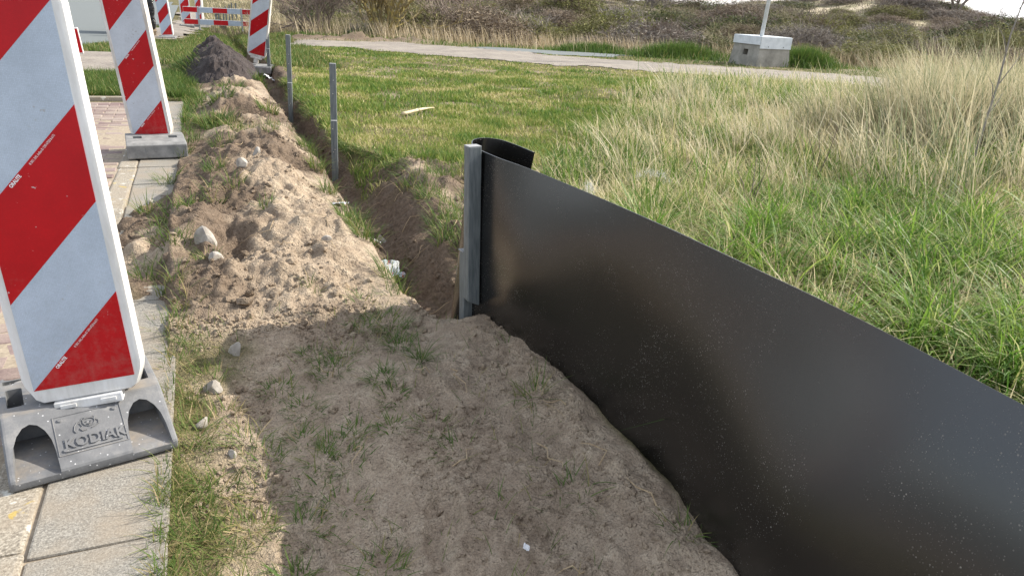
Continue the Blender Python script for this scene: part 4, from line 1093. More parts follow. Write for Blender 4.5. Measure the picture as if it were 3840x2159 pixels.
def text_mesh(body, size, ext=0.0004, bold=0.0):
    cu = bpy.data.curves.new('txt', 'FONT'); cu.body = body; cu.size = size; cu.extrude = ext; cu.offset = bold; cu.resolution_u = 2
    o = bpy.data.objects.new('txt', cu); COL.objects.link(o)
    dg = bpy.context.evaluated_depsgraph_get()
    me = bpy.data.meshes.new_from_object(o.evaluated_get(dg))
    bpy.data.objects.remove(o); bpy.data.curves.remove(cu)
    return me

def rounded_outline(w_, z0, z1, r, chb, chx):
    """closed outline in (x,z): round top corners, chamfered lower corners"""
    p = []
    for cx, a0 in ((w_ / 2 - r, 0), (-w_ / 2 + r, 90)):
        for k in range(5):
            a = R(a0 + 90 * k / 4); p.append((cx + r * math.cos(a), z1 - r + r * math.sin(a)))
    p += [(-w_ / 2, z0 + chb + .02), (-w_ / 2 + .004, z0 + chb), (-w_ / 2 + chx - .006, z0 + .012), (-w_ / 2 + chx + .01, z0), (w_ / 2 - chx - .01, z0), (w_ / 2 - chx + .006, z0 + .012), (w_ / 2 - .004, z0 + chb), (w_ / 2, z0 + chb + .02)]
    return p

def make_beacon(name, detail=True, house=None):
    """stands on z=0 of its own frame: tongue -> panel; faces -y"""
    b = empty(name)
    house = house or M['wplastic']
    FW, FH, z0 = .25, 1.0, .055
    W, H0, H1 = .302, .012, z0 + FH + .03
    def ring(ins, y): 
        o = rounded_outline(W - 2 * ins, H0 + ins, H1 - ins, .035, .055, .028)
        return [(x, y, z) for x, z in o]
    rings = [ring(.020, .084), ring(.006, .080), ring(-.001, .062), ring(-.0025, .040), ring(.0005, .037), ring(-.0015, .030), ring(.001, .010), ring(.004, .001), ring(.009, 0.0), ring(.018, .0)]
    n = len(rings[0]); V = [p for r_ in rings for p in r_]
    F = []
    for i in range(len(rings) - 1):
        for k in range(n):
            k2 = (k + 1) % n; F.append((i * n + k, (i + 1) * n + k, (i + 1) * n + k2, i * n + k2))
    F.append(tuple(range(n))); F.append(tuple(reversed(range((len(rings) - 1) * n, len(rings) * n))))
    h = pm('housing', V, F, house, b, True); h.data.set_sharp_from_angle(angle=R(50))
    # film stripes: 45 degree boundaries z = x + k*.25 in film coordinates
    def clip(k0, k1):
        poly = [(0, 0), (FW, 0), (FW, FH), (0, FH)]
        def cut(poly, f_):
            out = []
            for i in range(len(poly)):
                a = poly[i]; c = poly[(i + 1) % len(poly)]; fa, fc = f_(a), f_(c)
                if fa >= 0: out.append(a)
                if (fa > 0) != (fc > 0) and abs(fa - fc) > 1e-9:
                    t = fa / (fa - fc); out.append((a[0] + t * (c[0] - a[0]), a[1] + t * (c[1] - a[1])))
            return out
        poly = cut(poly, lambda p: p[1] - p[0] - k0 * .25); poly = cut(poly, lambda p: k1 * .25 - (p[1] - p[0]))
        out = []
        for p in poly:
            if not out or (abs(p[0] - out[-1][0]) + abs(p[1] - out[-1][1])) > 1e-6: out.append(p)
        if abs(out[0][0] - out[-1][0]) + abs(out[0][1] - out[-1][1]) < 1e-6: out.pop()
        return out
    for k in range(-1, 4):
        q = clip(k, k + 1); red = k % 2 != 0
        m_ = len(q); yb, yf = -.0004, -.0016 if red else -.0012
        V = [(x - FW / 2, yf, z + z0) for x, z in q] + [(x - FW / 2, yb, z + z0) for x, z in q]
        F = [tuple(range(m_))] + [(i, i + m_, (i + 1) % m_ + m_, (i + 1) % m_) for i in range(m_)]
        o = pm('red_stripe' if red else 'white_stripe', V, F, (M['redscuff'] if red else M['whitescuff']) if house is M['wdirty'] else (M['red'] if red else M['white']), b)
    # fixing plate and tongue
    bm_obj('fixing_plate', box_bm(-.085, .085, -.012, .05, -.014, .013, .003), house, b)
    if detail:
        for x in (-.05, .05): bm_obj('clip', box_bm(x - .02, x + .02, -.0165, -.0125, -.006, .005, .0015), house, b)
    bm_obj('tongue', box_bm(-.034, .034, -.004, .045, -.085, -.0145, .003), house, b)
    return b

def print_on(b, zline):
    """maker's print that runs up the lower left edge of a red stripe"""
    for body, sz, x, bold in (('ORALITE', .0125, .062, .0004), ('® 5831, RA2, Aufbau B / DIN 67520 & 6171', .0088, .1155, 0)):
        me = text_mesh(body, sz, .0001, bold); me.materials.append(M['print'])
        o = bpy.data.objects.new('maker_print', me); link(o, b)
        o.rotation_euler = (math.pi / 2, -R(45), 0)
        # start a little right of the film's left edge, below the boundary
        px = -.125 + x; pz = .055 + zline + x
        off = .0115
        o.location = (px + off * .707, -.0026, pz - off * .707)
        o.scale = (.62 if sz < .01 else .8, 1, 1)
    return

# -- feet
def mat_foot():
    m, n, nd, lk, b = newmat('recycled_rubber_foot')
    vec = N(nd, 'TexCoord').outputs['Object']
    vo = N(nd, 'TexVoronoi'); vo.inputs['Scale'].default_value = 95; lk.new(vec, vo.inputs['Vector'])
    wc = N(nd, 'SeparateColor'); lk.new(vo.outputs['Color'], wc.inputs[0])
    pk = N(nd, 'Math', operation='GREATER_THAN'); lk.new(wc.outputs[1], pk.inputs[0]); pk.inputs[1].default_value = .86
    ds = N(nd, 'Math', operation='LESS_THAN'); lk.new(vo.outputs['Distance'], ds.inputs[0]); ds.inputs[1].default_value = .2
    a = N(nd, 'Math', operation='MULTIPLY'); lk.new(pk.outputs[0], a.inputs[0]); lk.new(ds.outputs[0], a.inputs[1])
    n1 = noise(nd, lk, 9, 6, .7, vec); n2 = noise(nd, lk, 90, 4, .7, vec)
    r = ramp(nd, lk, n1.outputs['Fac'], [(0.3, (0.095, 0.098, 0.103)), (.55, (0.16, 0.162, 0.165)), (.75, (0.27, 0.26, 0.245))])
    # sand lying on flat faces
    g = N(nd, 'NewGeometry'); sx = N(nd, 'SeparateXYZ'); lk.new(g.outputs['Normal'], sx.inputs[0])
    up = ramp(nd, lk, sx.outputs['Z'], [(0.93, (0, 0, 0)), (0.99, (1, 1, 1))])
    n3 = noise(nd, lk, 6, 5, .7, vec); du = ramp(nd, lk, n3.outputs['Fac'], [(0.4, (0, 0, 0)), (.62, (.65,) * 3)])
    mm = N(nd, 'Math', operation='MULTIPLY'); lk.new(up.outputs[0], mm.inputs[0]); lk.new(du.outputs[0], mm.inputs[1])
    c = mixc(nd, lk, mm.outputs[0], r.outputs[0], (0.30, 0.25, 0.19))
    c = mixc(nd, lk, a.outputs[0], c, (0.5, 0.5, 0.5))
    lk.new(c, b.inputs['Base Color']); b.inputs['Roughness'].default_value = .72
    p = bump(nd, lk, n2.outputs['Fac'], .35, .002, b)
    return m
M['foot'] = mat_foot()

def boolean(o, cutters):
    for c in cutters:
        md = o.modifiers.new('cut', 'BOOLEAN'); md.operation = 'DIFFERENCE'; md.solver = 'EXACT'; md.object = c
    dg = bpy.context.evaluated_depsgraph_get(); dg.update()
    me = bpy.data.meshes.new_from_object(o.evaluated_get(dg))
    o.modifiers.clear(); o.data = me
    for c in cutters: bpy.data.objects.remove(c)
    return o

def prism_profile(pts, x0, x1, bevel=0.0):
    bm = bmesh.new()
    a = [bm.verts.new((x0, y, z)) for y, z in pts]; c = [bm.verts.new((x1, y, z)) for y, z in pts]
    n = len(pts)
    bm.faces.new(a); bm.faces.new(list(reversed(c)))
    for i in range(n): bm.faces.new((a[i], c[i], c[(i + 1) % n], a[(i + 1) % n]))
    bmesh.ops.recalc_face_normals(bm, faces=bm.faces[:])
    if bevel: bmesh.ops.bevel(bm, geom=bm.edges[:], offset=bevel, segments=3, affect='EDGES', profile=.6)
    return bm

def foot_kodiak():
    f_ = empty('beacon_foot')
    prof = [(-.305, 0), (-.305, .030), (-.105, .114), (.105, .114), (.305, .030), (.305, 0)]
    body = bm_obj('foot_body', prism_profile(prof, -.2, .2, .011), M['foot'], f_)
    cut = []
    def arch(xc, w_, zf, zt, y0, y1, taper):
        pts = [(-w_ / 2, zf), (w_ / 2, zf)]
        r_ = w_ / 2
        for k in range(0, 9):
            a = math.pi * k / 8; pts.append((r_ * math.cos(a), zt - r_ * .9 + r_ * .9 * math.sin(a)))
        bm = bmesh.new()
        A = [bm.verts.new((xc + x * 1.12, y0, z)) for x, z in pts]; B = [bm.verts.new((xc + x * .92, y1, z)) for x, z in pts]
        n = len(pts); bm.faces.new(A); bm.faces.new(list(reversed(B)))
        for i in range(n): bm.faces.new((A[i], B[i], B[(i + 1) % n], A[(i + 1) % n]))
        bmesh.ops.recalc_face_normals(bm, faces=bm.faces[:])
        return bm_obj('cutter', bm, None)
    for xc in (-.135, .135):
        cut.append(arch(xc, .092, .022, .097, -.34, -.088, .9)); cut.append(arch(xc, .092, .022, .097, .34, .088, .9))
    for x in (-.158, .158):
        cut.append(bm_obj('cutter', box_bm(x - .02, x + .02, -.06, .05, .015, .2, .006), None))
        cut.append(bm_obj('cutter', box_bm(x - .026, x + .03, .085, .135, .07, .2, .006), None))
    cut.append(bm_obj('cutter', box_bm(-.03, .03, .004, .062, .06, .2, .004), None))
    boolean(body, cut)
    body.data.polygons.foreach_set('use_smooth', [False] * len(body.data.polygons))
    # badge plate on the sloping front
    sl = math.atan2(.084, .200)
    bd = empty('badge'); bd.parent = f_
    bd.location = (0.0, -.205, .0728); bd.rotation_euler = (sl, 0, 0)
    # badge frame: thin raised rim
    rim = []
    def seg(a, c, r_=.0016): rim.append(tube([(a[0], a[1], 0), (c[0], c[1], 0)], r_, 5))
    q = [(-.082, -.066), (.082, -.066), (.082, .066), (-.082, .066)]
    for i in range(4): seg(q[i], q[(i + 1) % 4])
    V, F = merge(rim); pm('badge_rim', V, F, M['foot'], bd)
    for i, (x, y) in enumerate(((-.066, -.052), (.066, -.052), (.066, .052), (-.066, .052))):
        bm = bmesh.new(); bmesh.ops.create_cone(bm, cap_ends=True, segments=12, radius1=.0075, radius2=.005, depth=.005)
        s = bm_obj('screw_boss', bm, M['foot'], bd); s.location = (x, y, .001)
    me = text_mesh('KODIAK', .047, .0014, .0008); me.materials.append(M['foot'])
    o = bpy.data.objects.new('lettering', me); link(o, bd); o.location = (-.0665, -.048, .002); o.scale = (.83, 1, 1)
    bm_obj('underline', box_bm(-.064, .068, -.0585, -.0555, -.001, .003), M['foot'], bd)
    # bear outline in relief
    def poly(pts, r_=.0016): return tube([(x * .001, y * .001, .0008) for x, y in pts], r_, 5)
    bear = [poly([(-10, 17), (-14, 25), (-13, 34), (-8, 38), (0, 39.5), (8, 38), (14, 33), (15, 25), (10, 16), (0, 12), (-10, 17)]),
            poly([(-13, 34), (-16, 39), (-12, 43), (-7, 39)]), poly([(8, 38.5), (12, 42), (16, 38), (14, 33)]),
            poly([(-16, 36), (-27, 32), (-35, 20), (-38, 6), (-34, -2)]), poly([(-22, 28), (-17, 14), (-24, 8), (-18, 0), (-8, 2)]),
            poly([(16, 31), (24, 24), (22, 14), (12, 8), (4, 4)]), poly([(-4, 20), (0, 17), (4, 20), (0, 23), (-4, 20)]), poly([(-7, 28), (-4, 29)]), poly([(4, 29), (7, 28)])]
    V, F = merge(bear); pm('bear_emblem', V, F, M['foot'], bd)
    return f_

def foot_block():
    f_ = empty('beacon_foot')
    prof = [(-.19, 0.012), (-.175, 0), (.30, 0), (.30, .06), (.26, .115), (.10, .125), (.04, .118), (-.165, .118), (-.19, .105)]
    body = bm_obj('foot_body', prism_profile(prof, -.2, .2, .008), M['footgrey'], f_)
    cut = [bm_obj('cutter', box_bm(x - .03, x + .03, .02, .08, .06, .2, .004), None) for x in (-.12, .12)]
    cut.append(bm_obj('cutter', box_bm(-.15, .15, -.25, -.15, -.01, .008), None))
    boolean(body, cut)
    for x, w_ in ((-.08, .012), (.10, .02)):
        bm_obj('groove_mark', box_bm(x, x + .0035, -.1925, -.1895, .035, .085), M['post'], f_)
    return f_
M['footgrey'] = simple('grey_foot', (0.13, 0.13, 0.128), (0.27, 0.265, 0.255), 14, .85, .4, .003, 90)

def place_beacon(label, flabel, loc, rot, foot, floc, fyaw, pr=False, dirty=False):
    b = make_beacon('traffic_beacon', True, M['wdirty'] if dirty else M['wplastic'])
    b.location = loc; b.rotation_euler = tuple(R(a) for a in rot)
    tag(b, label, 'traffic beacon', 'red and white traffic beacons')
    if pr: print_on(b, .0); print_on(b, .5)
    f_ = foot(); f_.location = floc; f_.rotation_euler = (0, 0, R(fyaw)); tag(f_, flabel, 'beacon foot', 'feet carrying the beacons')

def hzf(u, v): return float(hz(u, v))
NEAR = 'red and white traffic beacons'
place_beacon('large near beacon panel with clean red and white diagonal stripes at the left edge', 'dark speckled foot with two arched recesses and embossed bear badge under the nearest beacon', (-.377, 2.071, .131), (-6.2, -4.0, -1.1), foot_kodiak, (-.418, 2.185, .016), 13, True)
place_beacon('second beacon with scratched red stripes and grimy white frame on a grey block foot', 'plain light grey block foot under the second beacon', (-.391, 6.155, .084), (2.9, -4.3, -14.6), foot_block, (-.36, 5.99, .018), 5, True, True)
place_beacon('small beacon standing on the grass before the wrapped pallet', 'small grey foot under the beacon before the wrapped pallet', (-.687, 20.74, -.109), (0, -4.1, -12), foot_block, (-.687, 20.72, hzf(-.687, 20.7) - .02), -6)
place_beacon('beacon leaning right beside the dark soil heap and the grey post', 'dark foot half sunk at the trench under the right-leaning beacon', (.835, 12.70, .147), (9.8, 11.5, -18.2), foot_block, (.90, 12.72, hzf(.7, 12.7) - .10), -18, False, True)
place_beacon('left of the two beacons behind the far barrier', 'foot of the left beacon behind the far barrier', (-.27, 26.6, -.06), (0, -2, 4), foot_block, (-.27, 26.6, -.21), 4)
place_beacon('right of the two beacons behind the far barrier, turned edge-on', 'foot of the right beacon behind the far barrier', (.10, 27.6, -.06), (0, 2, -50), foot_block, (.10, 27.6, -.21), -50)

# ------------------------------------------------------------------ plank barriers
M['galv'] = simple('galvanised_steel', (0.30, 0.33, 0.34), (0.45, 0.47, 0.48), 20, .5, metal=.4)
def plank_barrier(name, label, loc, rz, length, zs, hp, stripes, legs, first_red=True, ry=0.0):
    b = empty(name, loc, (0, R(ry), R(rz)))
    for zc in zs:
        pk = bm_obj('plank', box_bm(-length / 2, length / 2, .0, .035, zc - hp / 2, zc + hp / 2, .008), M['wplastic'], b)
        x = -length / 2 + .006; i = 0
        edges = [-length / 2 + .006 + (length - .012) * t for t in stripes]
        for i in range(len(edges) - 1):
            red = (i % 2 == 0) == first_red
            bm_obj('red_stripe' if red else 'white_stripe', box_bm(edges[i], edges[i + 1] - .001, -.0022, -.0006, zc - hp / 2 + .012, zc + hp / 2 - .012), M['red'] if red else M['white'], pk)
    for x in legs:
        bm_obj('leg', box_bm(x - .02, x + .02, .036, .076, 0, max(zs) + hp / 2 + .02, .004), M['galv'], b)
        bm_obj('bracket', box_bm(x - .028, x + .028, -.008, -.003, min(zs) - hp / 2, max(zs) + hp / 2, .001), M['galv'], b)
        bm_obj('leg_foot', box_bm(x - .03, x + .03, -.2, .3, 0, .03, .006), M['foot'], b)
    return tag(b, label, 'barrier')
plank_barrier('plank_barrier', 'low barrier of two red and white planks across the far end of the trench', (.65, 25.8, -.2), -3, 1.98, (.235, .59), .165, (0, .21, .43, .645, .865, 1.0), (-.56, .70))
plank_barrier('plank_barrier', 'single red plank barrier whose end shows behind the nearest beacon', (-1.545, 8.3, .02), 0, 1.12, (.58,), .24, (0, .25, .5, .75, 1), (-.25, .18), False, -5)

# ------------------------------------------------------------------ wrapped pallet
M['wrap'] = simple('black_stretch_film', (0.010, 0.010, 0.011), None, rough=.16, bs=.9, bd=.05, bscale=5, stretch=(.6, .6, 3.0))
M['wood'] = simple('pallet_wood', (0.28, 0.20, 0.12), (0.42, 0.33, 0.22), 12, .8, stretch=(1, 8, 8))
def pallet():
    p = empty('wrapped_pallet', (-1.48, 21.9, -.135), (0, 0, R(3)))
    W, D, Hh = 1.02, 1.1, 1.35
    bm = bmesh.new(); box_bm(-W / 2, W / 2, -D / 2, D / 2, .145, .145 + Hh, .07, 4, bm)
    bmesh.ops.subdivide_edges(bm, edges=[e for e in bm.edges if e.calc_length() > .4], cuts=10, use_grid_fill=True)
    for v in bm.verts:
        k = .018 * math.sin(v.co.z * 21 + v.co.x * 3) + .03 * float(fbm(np.array(v.co.z * 6), np.array(v.co.x * 2 + v.co.y * 2), 3, 5))
        n_ = Vector((v.co.x, v.co.y, 0)); 
        if n_.length > .05: v.co += n_.normalized() * k
    bm_obj('film_wrapped_load', bm, M['wrap'], p, True)
    for y in (-.5, 0, .5): 
        for x in (-.43, 0, .43): bm_obj('block', box_bm(x - .06, x + .06, y - .05, y + .05, .022, .1), M['wood'], p)
        bm_obj('bottom_board', box_bm(-.51, .51, y - .05, y + .05, 0, .0215), M['wood'], p)
    for i in range(7):
        y = -.53 + i * 1.06 / 6; bm_obj('deck_board', box_bm(-.51, .51, y - .055, y + .055, .101, .122), M['wood'], p)
    tag(p, 'pallet load wrapped in shiny black film behind the second beacon', 'pallet')
pallet()

# ------------------------------------------------------------------ concrete box with white pole
def mat_boxconc():
    m, n, nd, lk, b = newmat('weathered_box_concrete')
    vec = N(nd, 'TexCoord').outputs['Object']; n1 = noise(nd, lk, 3, 6, .65, vec); n2 = noise(nd, lk, 60, 3, .6, vec)
    r = ramp(nd, lk, n1.outputs['Fac'], [(0.3, (0.15, 0.14, 0.12)), (.5, (0.26, 0.245, 0.21)), (.7, (0.36, 0.34, 0.30))])
    lk.new(r.outputs[0], b.inputs['Base Color']); b.inputs['Roughness'].default_value = .9; bump(nd, lk, n2.outputs['Fac'], .3, .005, b)
    return m
def concrete_box():
    c = empty('concrete_box')
    M['boxconc'] = mat_boxconc(); M['capwhite'] = simple('white_sheet_metal', (0.52, 0.55, 0.57), (0.68, 0.71, 0.73), 6, .5)
    h = .58; b_, t = .55, .475
    V = [(-b_, -b_, -.1), (b_, -b_, -.1), (b_, b_, -.1), (-b_, b_, -.1), (-t, -t, h), (t, -t, h), (t, t, h), (-t, t, h)]
    o = pm('box_wall', V, [(3, 2, 1, 0), (4, 5, 6, 7), (0, 1, 5, 4), (1, 2, 6, 5), (2, 3, 7, 6), (3, 0, 4, 7)], M['boxconc'], c)
    cut = bm_obj('cutter', box_bm(-.8, -.30, -.10, .08, .24, .38), None)
    boolean(o, [cut])
    c.location = (13.47, 15.70, .03); c.rotation_euler = (0, 0, R(2))
    cp = bm_obj('cap', box_bm(-.50, .50, -.50, .50, h - .02, h + .13, .006), M['capwhite'], c)
    bm_obj('cap_flashing', box_bm(-.505, .505, -.520, -.5025, h - .16, h + .12, .003), M['capwhite'], cp)
    bm_obj('cap_skirt', box_bm(-.512, -.5025, -.5, .505, h - .075, h + .12, .003), M['capwhite'], cp)
    for x in (-.25, .25):
        bm = bmesh.new(); bmesh.ops.create_cone(bm, cap_ends=True, segments=10, radius1=.014, radius2=.012, depth=.01)
        s = bm_obj('bolt', bm, M['post'], cp); s.rotation_euler = (math.pi / 2, 0, 0); s.location = (x, -.524, h - .11)
    tag(c, 'low battered concrete box with white metal cap beyond the path', 'concrete box')
    V, F = tube([(0, 0, 0), (0, 0, 2.0), (0, 0, 6.0)], [.05, .047, .04], 14)
    p = pm('white_pole', V, F, M['capwhite'], None, True); p.location = (13.18, 15.42, .70); p.rotation_euler = (0, R(2.2), 0)
    tag(p, 'tall white pole rising from the cap of the concrete box', 'pole')
concrete_box()

# ------------------------------------------------------------------ dark soil heap
def heap():
    m, n, nd, lk, b = newmat('dark_peaty_soil')
    vec = N(nd, 'TexCoord').outputs['Object']; n1 = noise(nd, lk, 12, 6, .75, vec); n2 = noise(nd, lk, 50, 4, .7, vec)
    r = ramp(nd, lk, n1.outputs['Fac'], [(0.3, (0.018, 0.013, 0.012)), (.55, (0.042, 0.031, 0.028)), (.75, (0.085, 0.066, 0.055))])
    sp = ramp(nd, lk, n2.outputs['Fac'], [(0.68, (0, 0, 0)), (.74, (.6,) * 3)])
    c = mixc(nd, lk, sp.outputs[0], r.outputs[0], (0.16, 0.13, 0.11)); lk.new(c, b.inputs['Base Color']); b.inputs['Roughness'].default_value = .95
    bump(nd, lk, n1.outputs['Fac'], .8, .04, b)
    M['peat'] = m
    nx, ny = 70, 80
    V = []; F = []
    for j in range(ny + 1):
        for i in range(nx + 1):
            x = -1 + 2 * i / nx; y = -1 + 2 * j / ny
            r = math.sqrt(x * x + y * y)
            prof = max(0.0, 1 - r) ** .85 * (1.1 if y > 0 else 1.0)
            u = .22 + x * .62; v = 11.6 + y * 1.5
            V.append((u, v, .50 * prof - .04))
    V = np.array(V); V[:, 2] += hz(V[:, 0], V[:, 1]); lum = np.clip((V[:, 2] + .04 - hz(V[:, 0], V[:, 1])) * 5, 0, 1)
    V[:, 2] += lum * (.16 * fbm(V[:, 0] * 5, V[:, 1] * 5, 4, 201) + .05 * np.abs(fbm(V[:, 0] * 18, V[:, 1] * 18, 2, 203)))
    for j in range(ny):
        for i in range(nx):
            a = j * (nx + 1) + i; F.append((a, a + 1, a + nx + 2, a + nx + 1))
    o = npmesh('soil_heap', V, np.array(F), m, None, False)
    tag(o, 'heap of dark peaty soil at the far end of the sand ridge', 'soil heap')
    tf = Turf(); n = 900
    u = -.22 + RNG.normal(0, .12, n); v = 11.35 + RNG.normal(0, .3, n)
    z = np.interp(np.sqrt(((u - .22) / .62) ** 2 + ((v - 11.6) / 1.5) ** 2), [0, 1], [.46, 0]) + hz(u, v)
    tf.add(blades(np.stack([u, v, z - .02], 1), RNG.uniform(.08, .2, n), RNG.uniform(.008, .012, n), math.pi + RNG.normal(0, .9, n), RNG.uniform(.4, 1.3, n), RNG.uniform(.2, 1, n), 3, RNG.beta(1.5, 2.2, n)))
    g = tf.build('turf_sod', M['tuft']); tag(g, 'clump of turned turf on the left side of the dark soil heap', 'turf')
    tf2 = []
heap()

# ------------------------------------------------------------------ stones
def mat_stone(name, a, b_, c):
    m, n, nd, lk, b = newmat(name)
    vec = N(nd, 'TexCoord').outputs['Object']; n1 = noise(nd, lk, 14, 6, .7, vec); n2 = noise(nd, lk, 90, 4, .7, vec)
    r = ramp(nd, lk, n1.outputs['Fac'], [(0.3, a), (.52, b_), (.7, c)]); lk.new(r.outputs[0], b.inputs['Base Color']); b.inputs['Roughness'].default_value = .9
    bump(nd, lk, n2.outputs['Fac'], .5, .004, b)
    return m
M['stone'] = mat_stone('pale_rubble', (0.20, 0.175, 0.15), (0.33, 0.30, 0.26), (0.46, 0.43, 0.385))
def stone_geo(seed, r, sq=(1, 1, 1)):
    rg = np.random.default_rng(seed)
    bm = bmesh.new(); bmesh.ops.create_icosphere(bm, subdivisions=3, radius=1)
    V = np.array([v.co for v in bm.verts])
    for k in range(11):
        nrm = rg.normal(0, 1, 3); nrm /= np.linalg.norm(nrm); d = rg.uniform(.52, .85)
        s = V @ nrm - d; V -= np.where(s > 0, s, 0)[:, None] * nrm * .93
    V += (fbm(V[:, 0] * 3 + seed, V[:, 1] * 3 + V[:, 2] * 2, 3, seed) * .10)[:, None] * V
    V *= r * np.array(sq)
    for v, c in zip(bm.verts, V): v.co = c
    return bm
STONES = [(-.05, 3.50, .054, (1, .8, 1.25), 'largest pale rubble stone lying on the left side of the sand ridge'), (-.02, 3.20, .040, (1.15, .9, .9), 'rounded pale stone just below the largest rubble stone'),
          (-.06, 2.31, .036, (1.3, .9, .75), 'angular pale stone at the sand edge, upper of two near the verge'), (-.10, 2.10, .026, (1.2, .9, .75), 'small pale stone in the verge grass, lower of two'),
          (.95, 4.25, .040, (1.1, .8, .8), 'whitish stone lying in the trench'), (.50, 3.45, .036, (1, .9, .9), 'sand covered stone on the right flank of the ridge'),
          (-.34, 4.58, .030, (1.1, 1, .8), 'small grey stone on the slab before the second foot'), (-.02, 1.92, .016, (1.2, 1, .7), 'tiny pale stone in the grass below the angular stone'),
          (.18, 4.7, .036, (1.3, 1, .7), 'flat lump of sandy stone on the crest of the ridge'), (.30, 5.1, .035, (1.2, 1, .8), 'grey stone behind the flat lump on the ridge'), (.02, 2.52, .030, (1.3, 1, .5), 'flat sandy stone at the foot of the ridge near the verge')]
for i, (u, v, r, sq, lab) in enumerate(STONES):
    o = bm_obj('stone', stone_geo(50 + i, r, sq), M['stone']); o.location = (u, v, float(hz(u, v)) + r * sq[2] * .42); o.rotation_euler = (i * .3, i * .2, i * 1.3)
    tag(o, lab, 'stone', 'loose rubble stones')

def clods():
    bm = bmesh.new(); bmesh.ops.create_icosphere(bm, subdivisions=1, radius=1)
    T0 = np.array([[v.index for v in f_.verts] for f_ in bm.faces]); V0 = np.array([v.co for v in bm.verts]); bm.free()
    def keep(u, v):
        s = sand_mask(u, v) * ((u < 1.0) | (v > 2.8))
        c = sst(0.0, .16, fbm(u * 3.3, v * 3.3, 3, 211)) + 1.2 * np.exp(-((u - .12) / .22) ** 2 - ((v - 2.95) / .25) ** 2) + 1.0 * np.exp(-((u - 1.02) / .07) ** 2) * (v < 2.55) + .5 * np.exp(-((u - .75) / .25) ** 2 - ((v - 1.3) / .35) ** 2)
        return s * (.06 + .94 * c)
    Vs = []; Ts = []; n0 = 0
    for (n, v0, v1, r0) in ((21000, 1.0, 2.8, .0034), (7500, 2.5, 6.0, .0050), (120, 2.6, 6.5, .016), (110, 1.0, 2.6, .011), (1500, 5.5, 9, .011)):
        P = scatter(n, -.6, 1.5, v0, v1, keep, 0); m = len(P)
        r = r0 * RNG.lognormal(0, .65, m); r = np.minimum(r, r0 * 5 if r0 < .009 else r0 * 1.9)
        A = RNG.normal(0, 1, (m, 3, 3)); Q, _ = np.linalg.qr(A)
        sc = RNG.uniform(.6, 1.3, (m, 1, 3))
        jit = 1 + RNG.normal(0, .16, (m, len(V0), 1))
        V = np.einsum('mij,mkj->mki', Q, V0[None] * jit * sc) * r[:, None, None] + P[:, None, :]
        V[:, :, 2] += r[:, None] * .1
        Vs.append(V.reshape(-1, 3)); Ts.append((T0[None] + (np.arange(m) * len(V0))[:, None, None] + n0).reshape(-1, 3)); n0 += m * len(V0)
    V = np.concatenate(Vs); k = len(V)
    o = npmesh('sand_clods', V, np.concatenate(Ts), M['ground'], {'sand': np.ones(k), 'dark': dark_mask(V[:, 0], V[:, 1]) * .8, 'brush': np.zeros(k)}, False)
    tag(o, 'loose crumbs and clods of sand strewn over the dug ground', 'sand clods', None, 'stuff')
clods()

# ------------------------------------------------------------------ roots, stick, litter, fluff
def roots():
    rg = random.Random(21); parts = []
    for i in range(70):
        if i < 45: u = rg.uniform(.7, 1.45); v = rg.uniform(2.9, 6)
        elif i < 60: u = rg.uniform(0, .7); v = rg.uniform(2.8, 7)
        else: u = rg.uniform(.2, 1.0); v = rg.uniform(1.1, 2.4)
        a = rg.uniform(0, 6.28); L = rg.uniform(.05, .2); pts = []
        for k in range(5):
            t = k / 4; x = u + math.cos(a) * L * t; y = v + math.sin(a) * L * t; a += rg.gauss(0, .35)
            pts.append((x, y, float(hz(x, y)) + .004 + .03 * math.sin(math.pi * t) * rg.random()))
        parts.append(tube(pts, [.0022, .002, .0018, .0014, .0007], 4))
    V, F = merge(parts); o = pm('root_fibres', V, F, M['root']); tag(o, 'thin pale root fibres sticking out of the dug soil', 'roots', None, 'stuff')
roots()

def stick():
    M['cane'] = simple('dry_cane', (0.42, 0.33, 0.18), (0.62, 0.53, 0.36), 12, .7, stretch=(1, 6, 6))
    pts = []; rad = []
    a, b_ = (1.93, 7.60), (2.42, 8.03)
    for k in range(13):
        t = k / 12; x = a[0] + (b_[0] - a[0]) * t + .012 * math.sin(t * 5); y = a[1] + (b_[1] - a[1]) * t
        pts.append((x, y, float(hz(x, y)) + .045 + .01 * math.sin(t * 3))); rad.append(.019 - .008 * t + (.003 if k in (5, 9) else 0) if t < .72 else .011 * (1 - (t - .72) * 2.6))
    V, F = tube(pts, rad, 9); s = pm('dry_stick', V, F, M['cane'], None, True)
    ring = tube([pts[5], tuple(np.array(pts[5]) * .75 + np.array(pts[6]) * .25)], [rad[5] + .002] * 2, 9); pm('node_ring', *ring, M['bark_brown'], s)
    tag(s, 'pale dry cane lying on the lawn', 'stick')
stick()

def paper(name, loc, sx, sy, seed, mat, label, cat, tilt=(0, 0, 0)):
    rg = np.random.default_rng(seed); n = 12
    V = []; F = []
    for j in range(n + 1):
        for i in range(n + 1):
            x = i / n - .5; y = j / n - .5
            z = .35 * float(fbm(np.array(x * 3 + seed), np.array(y * 3), 3, seed)) + .12 * abs(math.sin(x * 7 + y * 5 + seed)) + .10 * abs(math.sin(y * 9 - x * 4))
            wob = 1 + .25 * float(fbm(np.array(x * 4), np.array(y * 4 + seed), 2, seed + 1))
            V.append((x * sx * wob, y * sy * wob, z * min(sx, sy)))
    for j in range(n):
        for i in range(n):
            a = j * (n + 1) + i; F.append((a, a + 1, a + n + 2, a + n + 1))
    o = pm(name, V, F, mat); md = o.modifiers.new('thick', 'SOLIDIFY'); md.thickness = .0008
    o.location = loc; o.rotation_euler = tilt
    tag(o, label, cat, 'litter in the trench'); return o
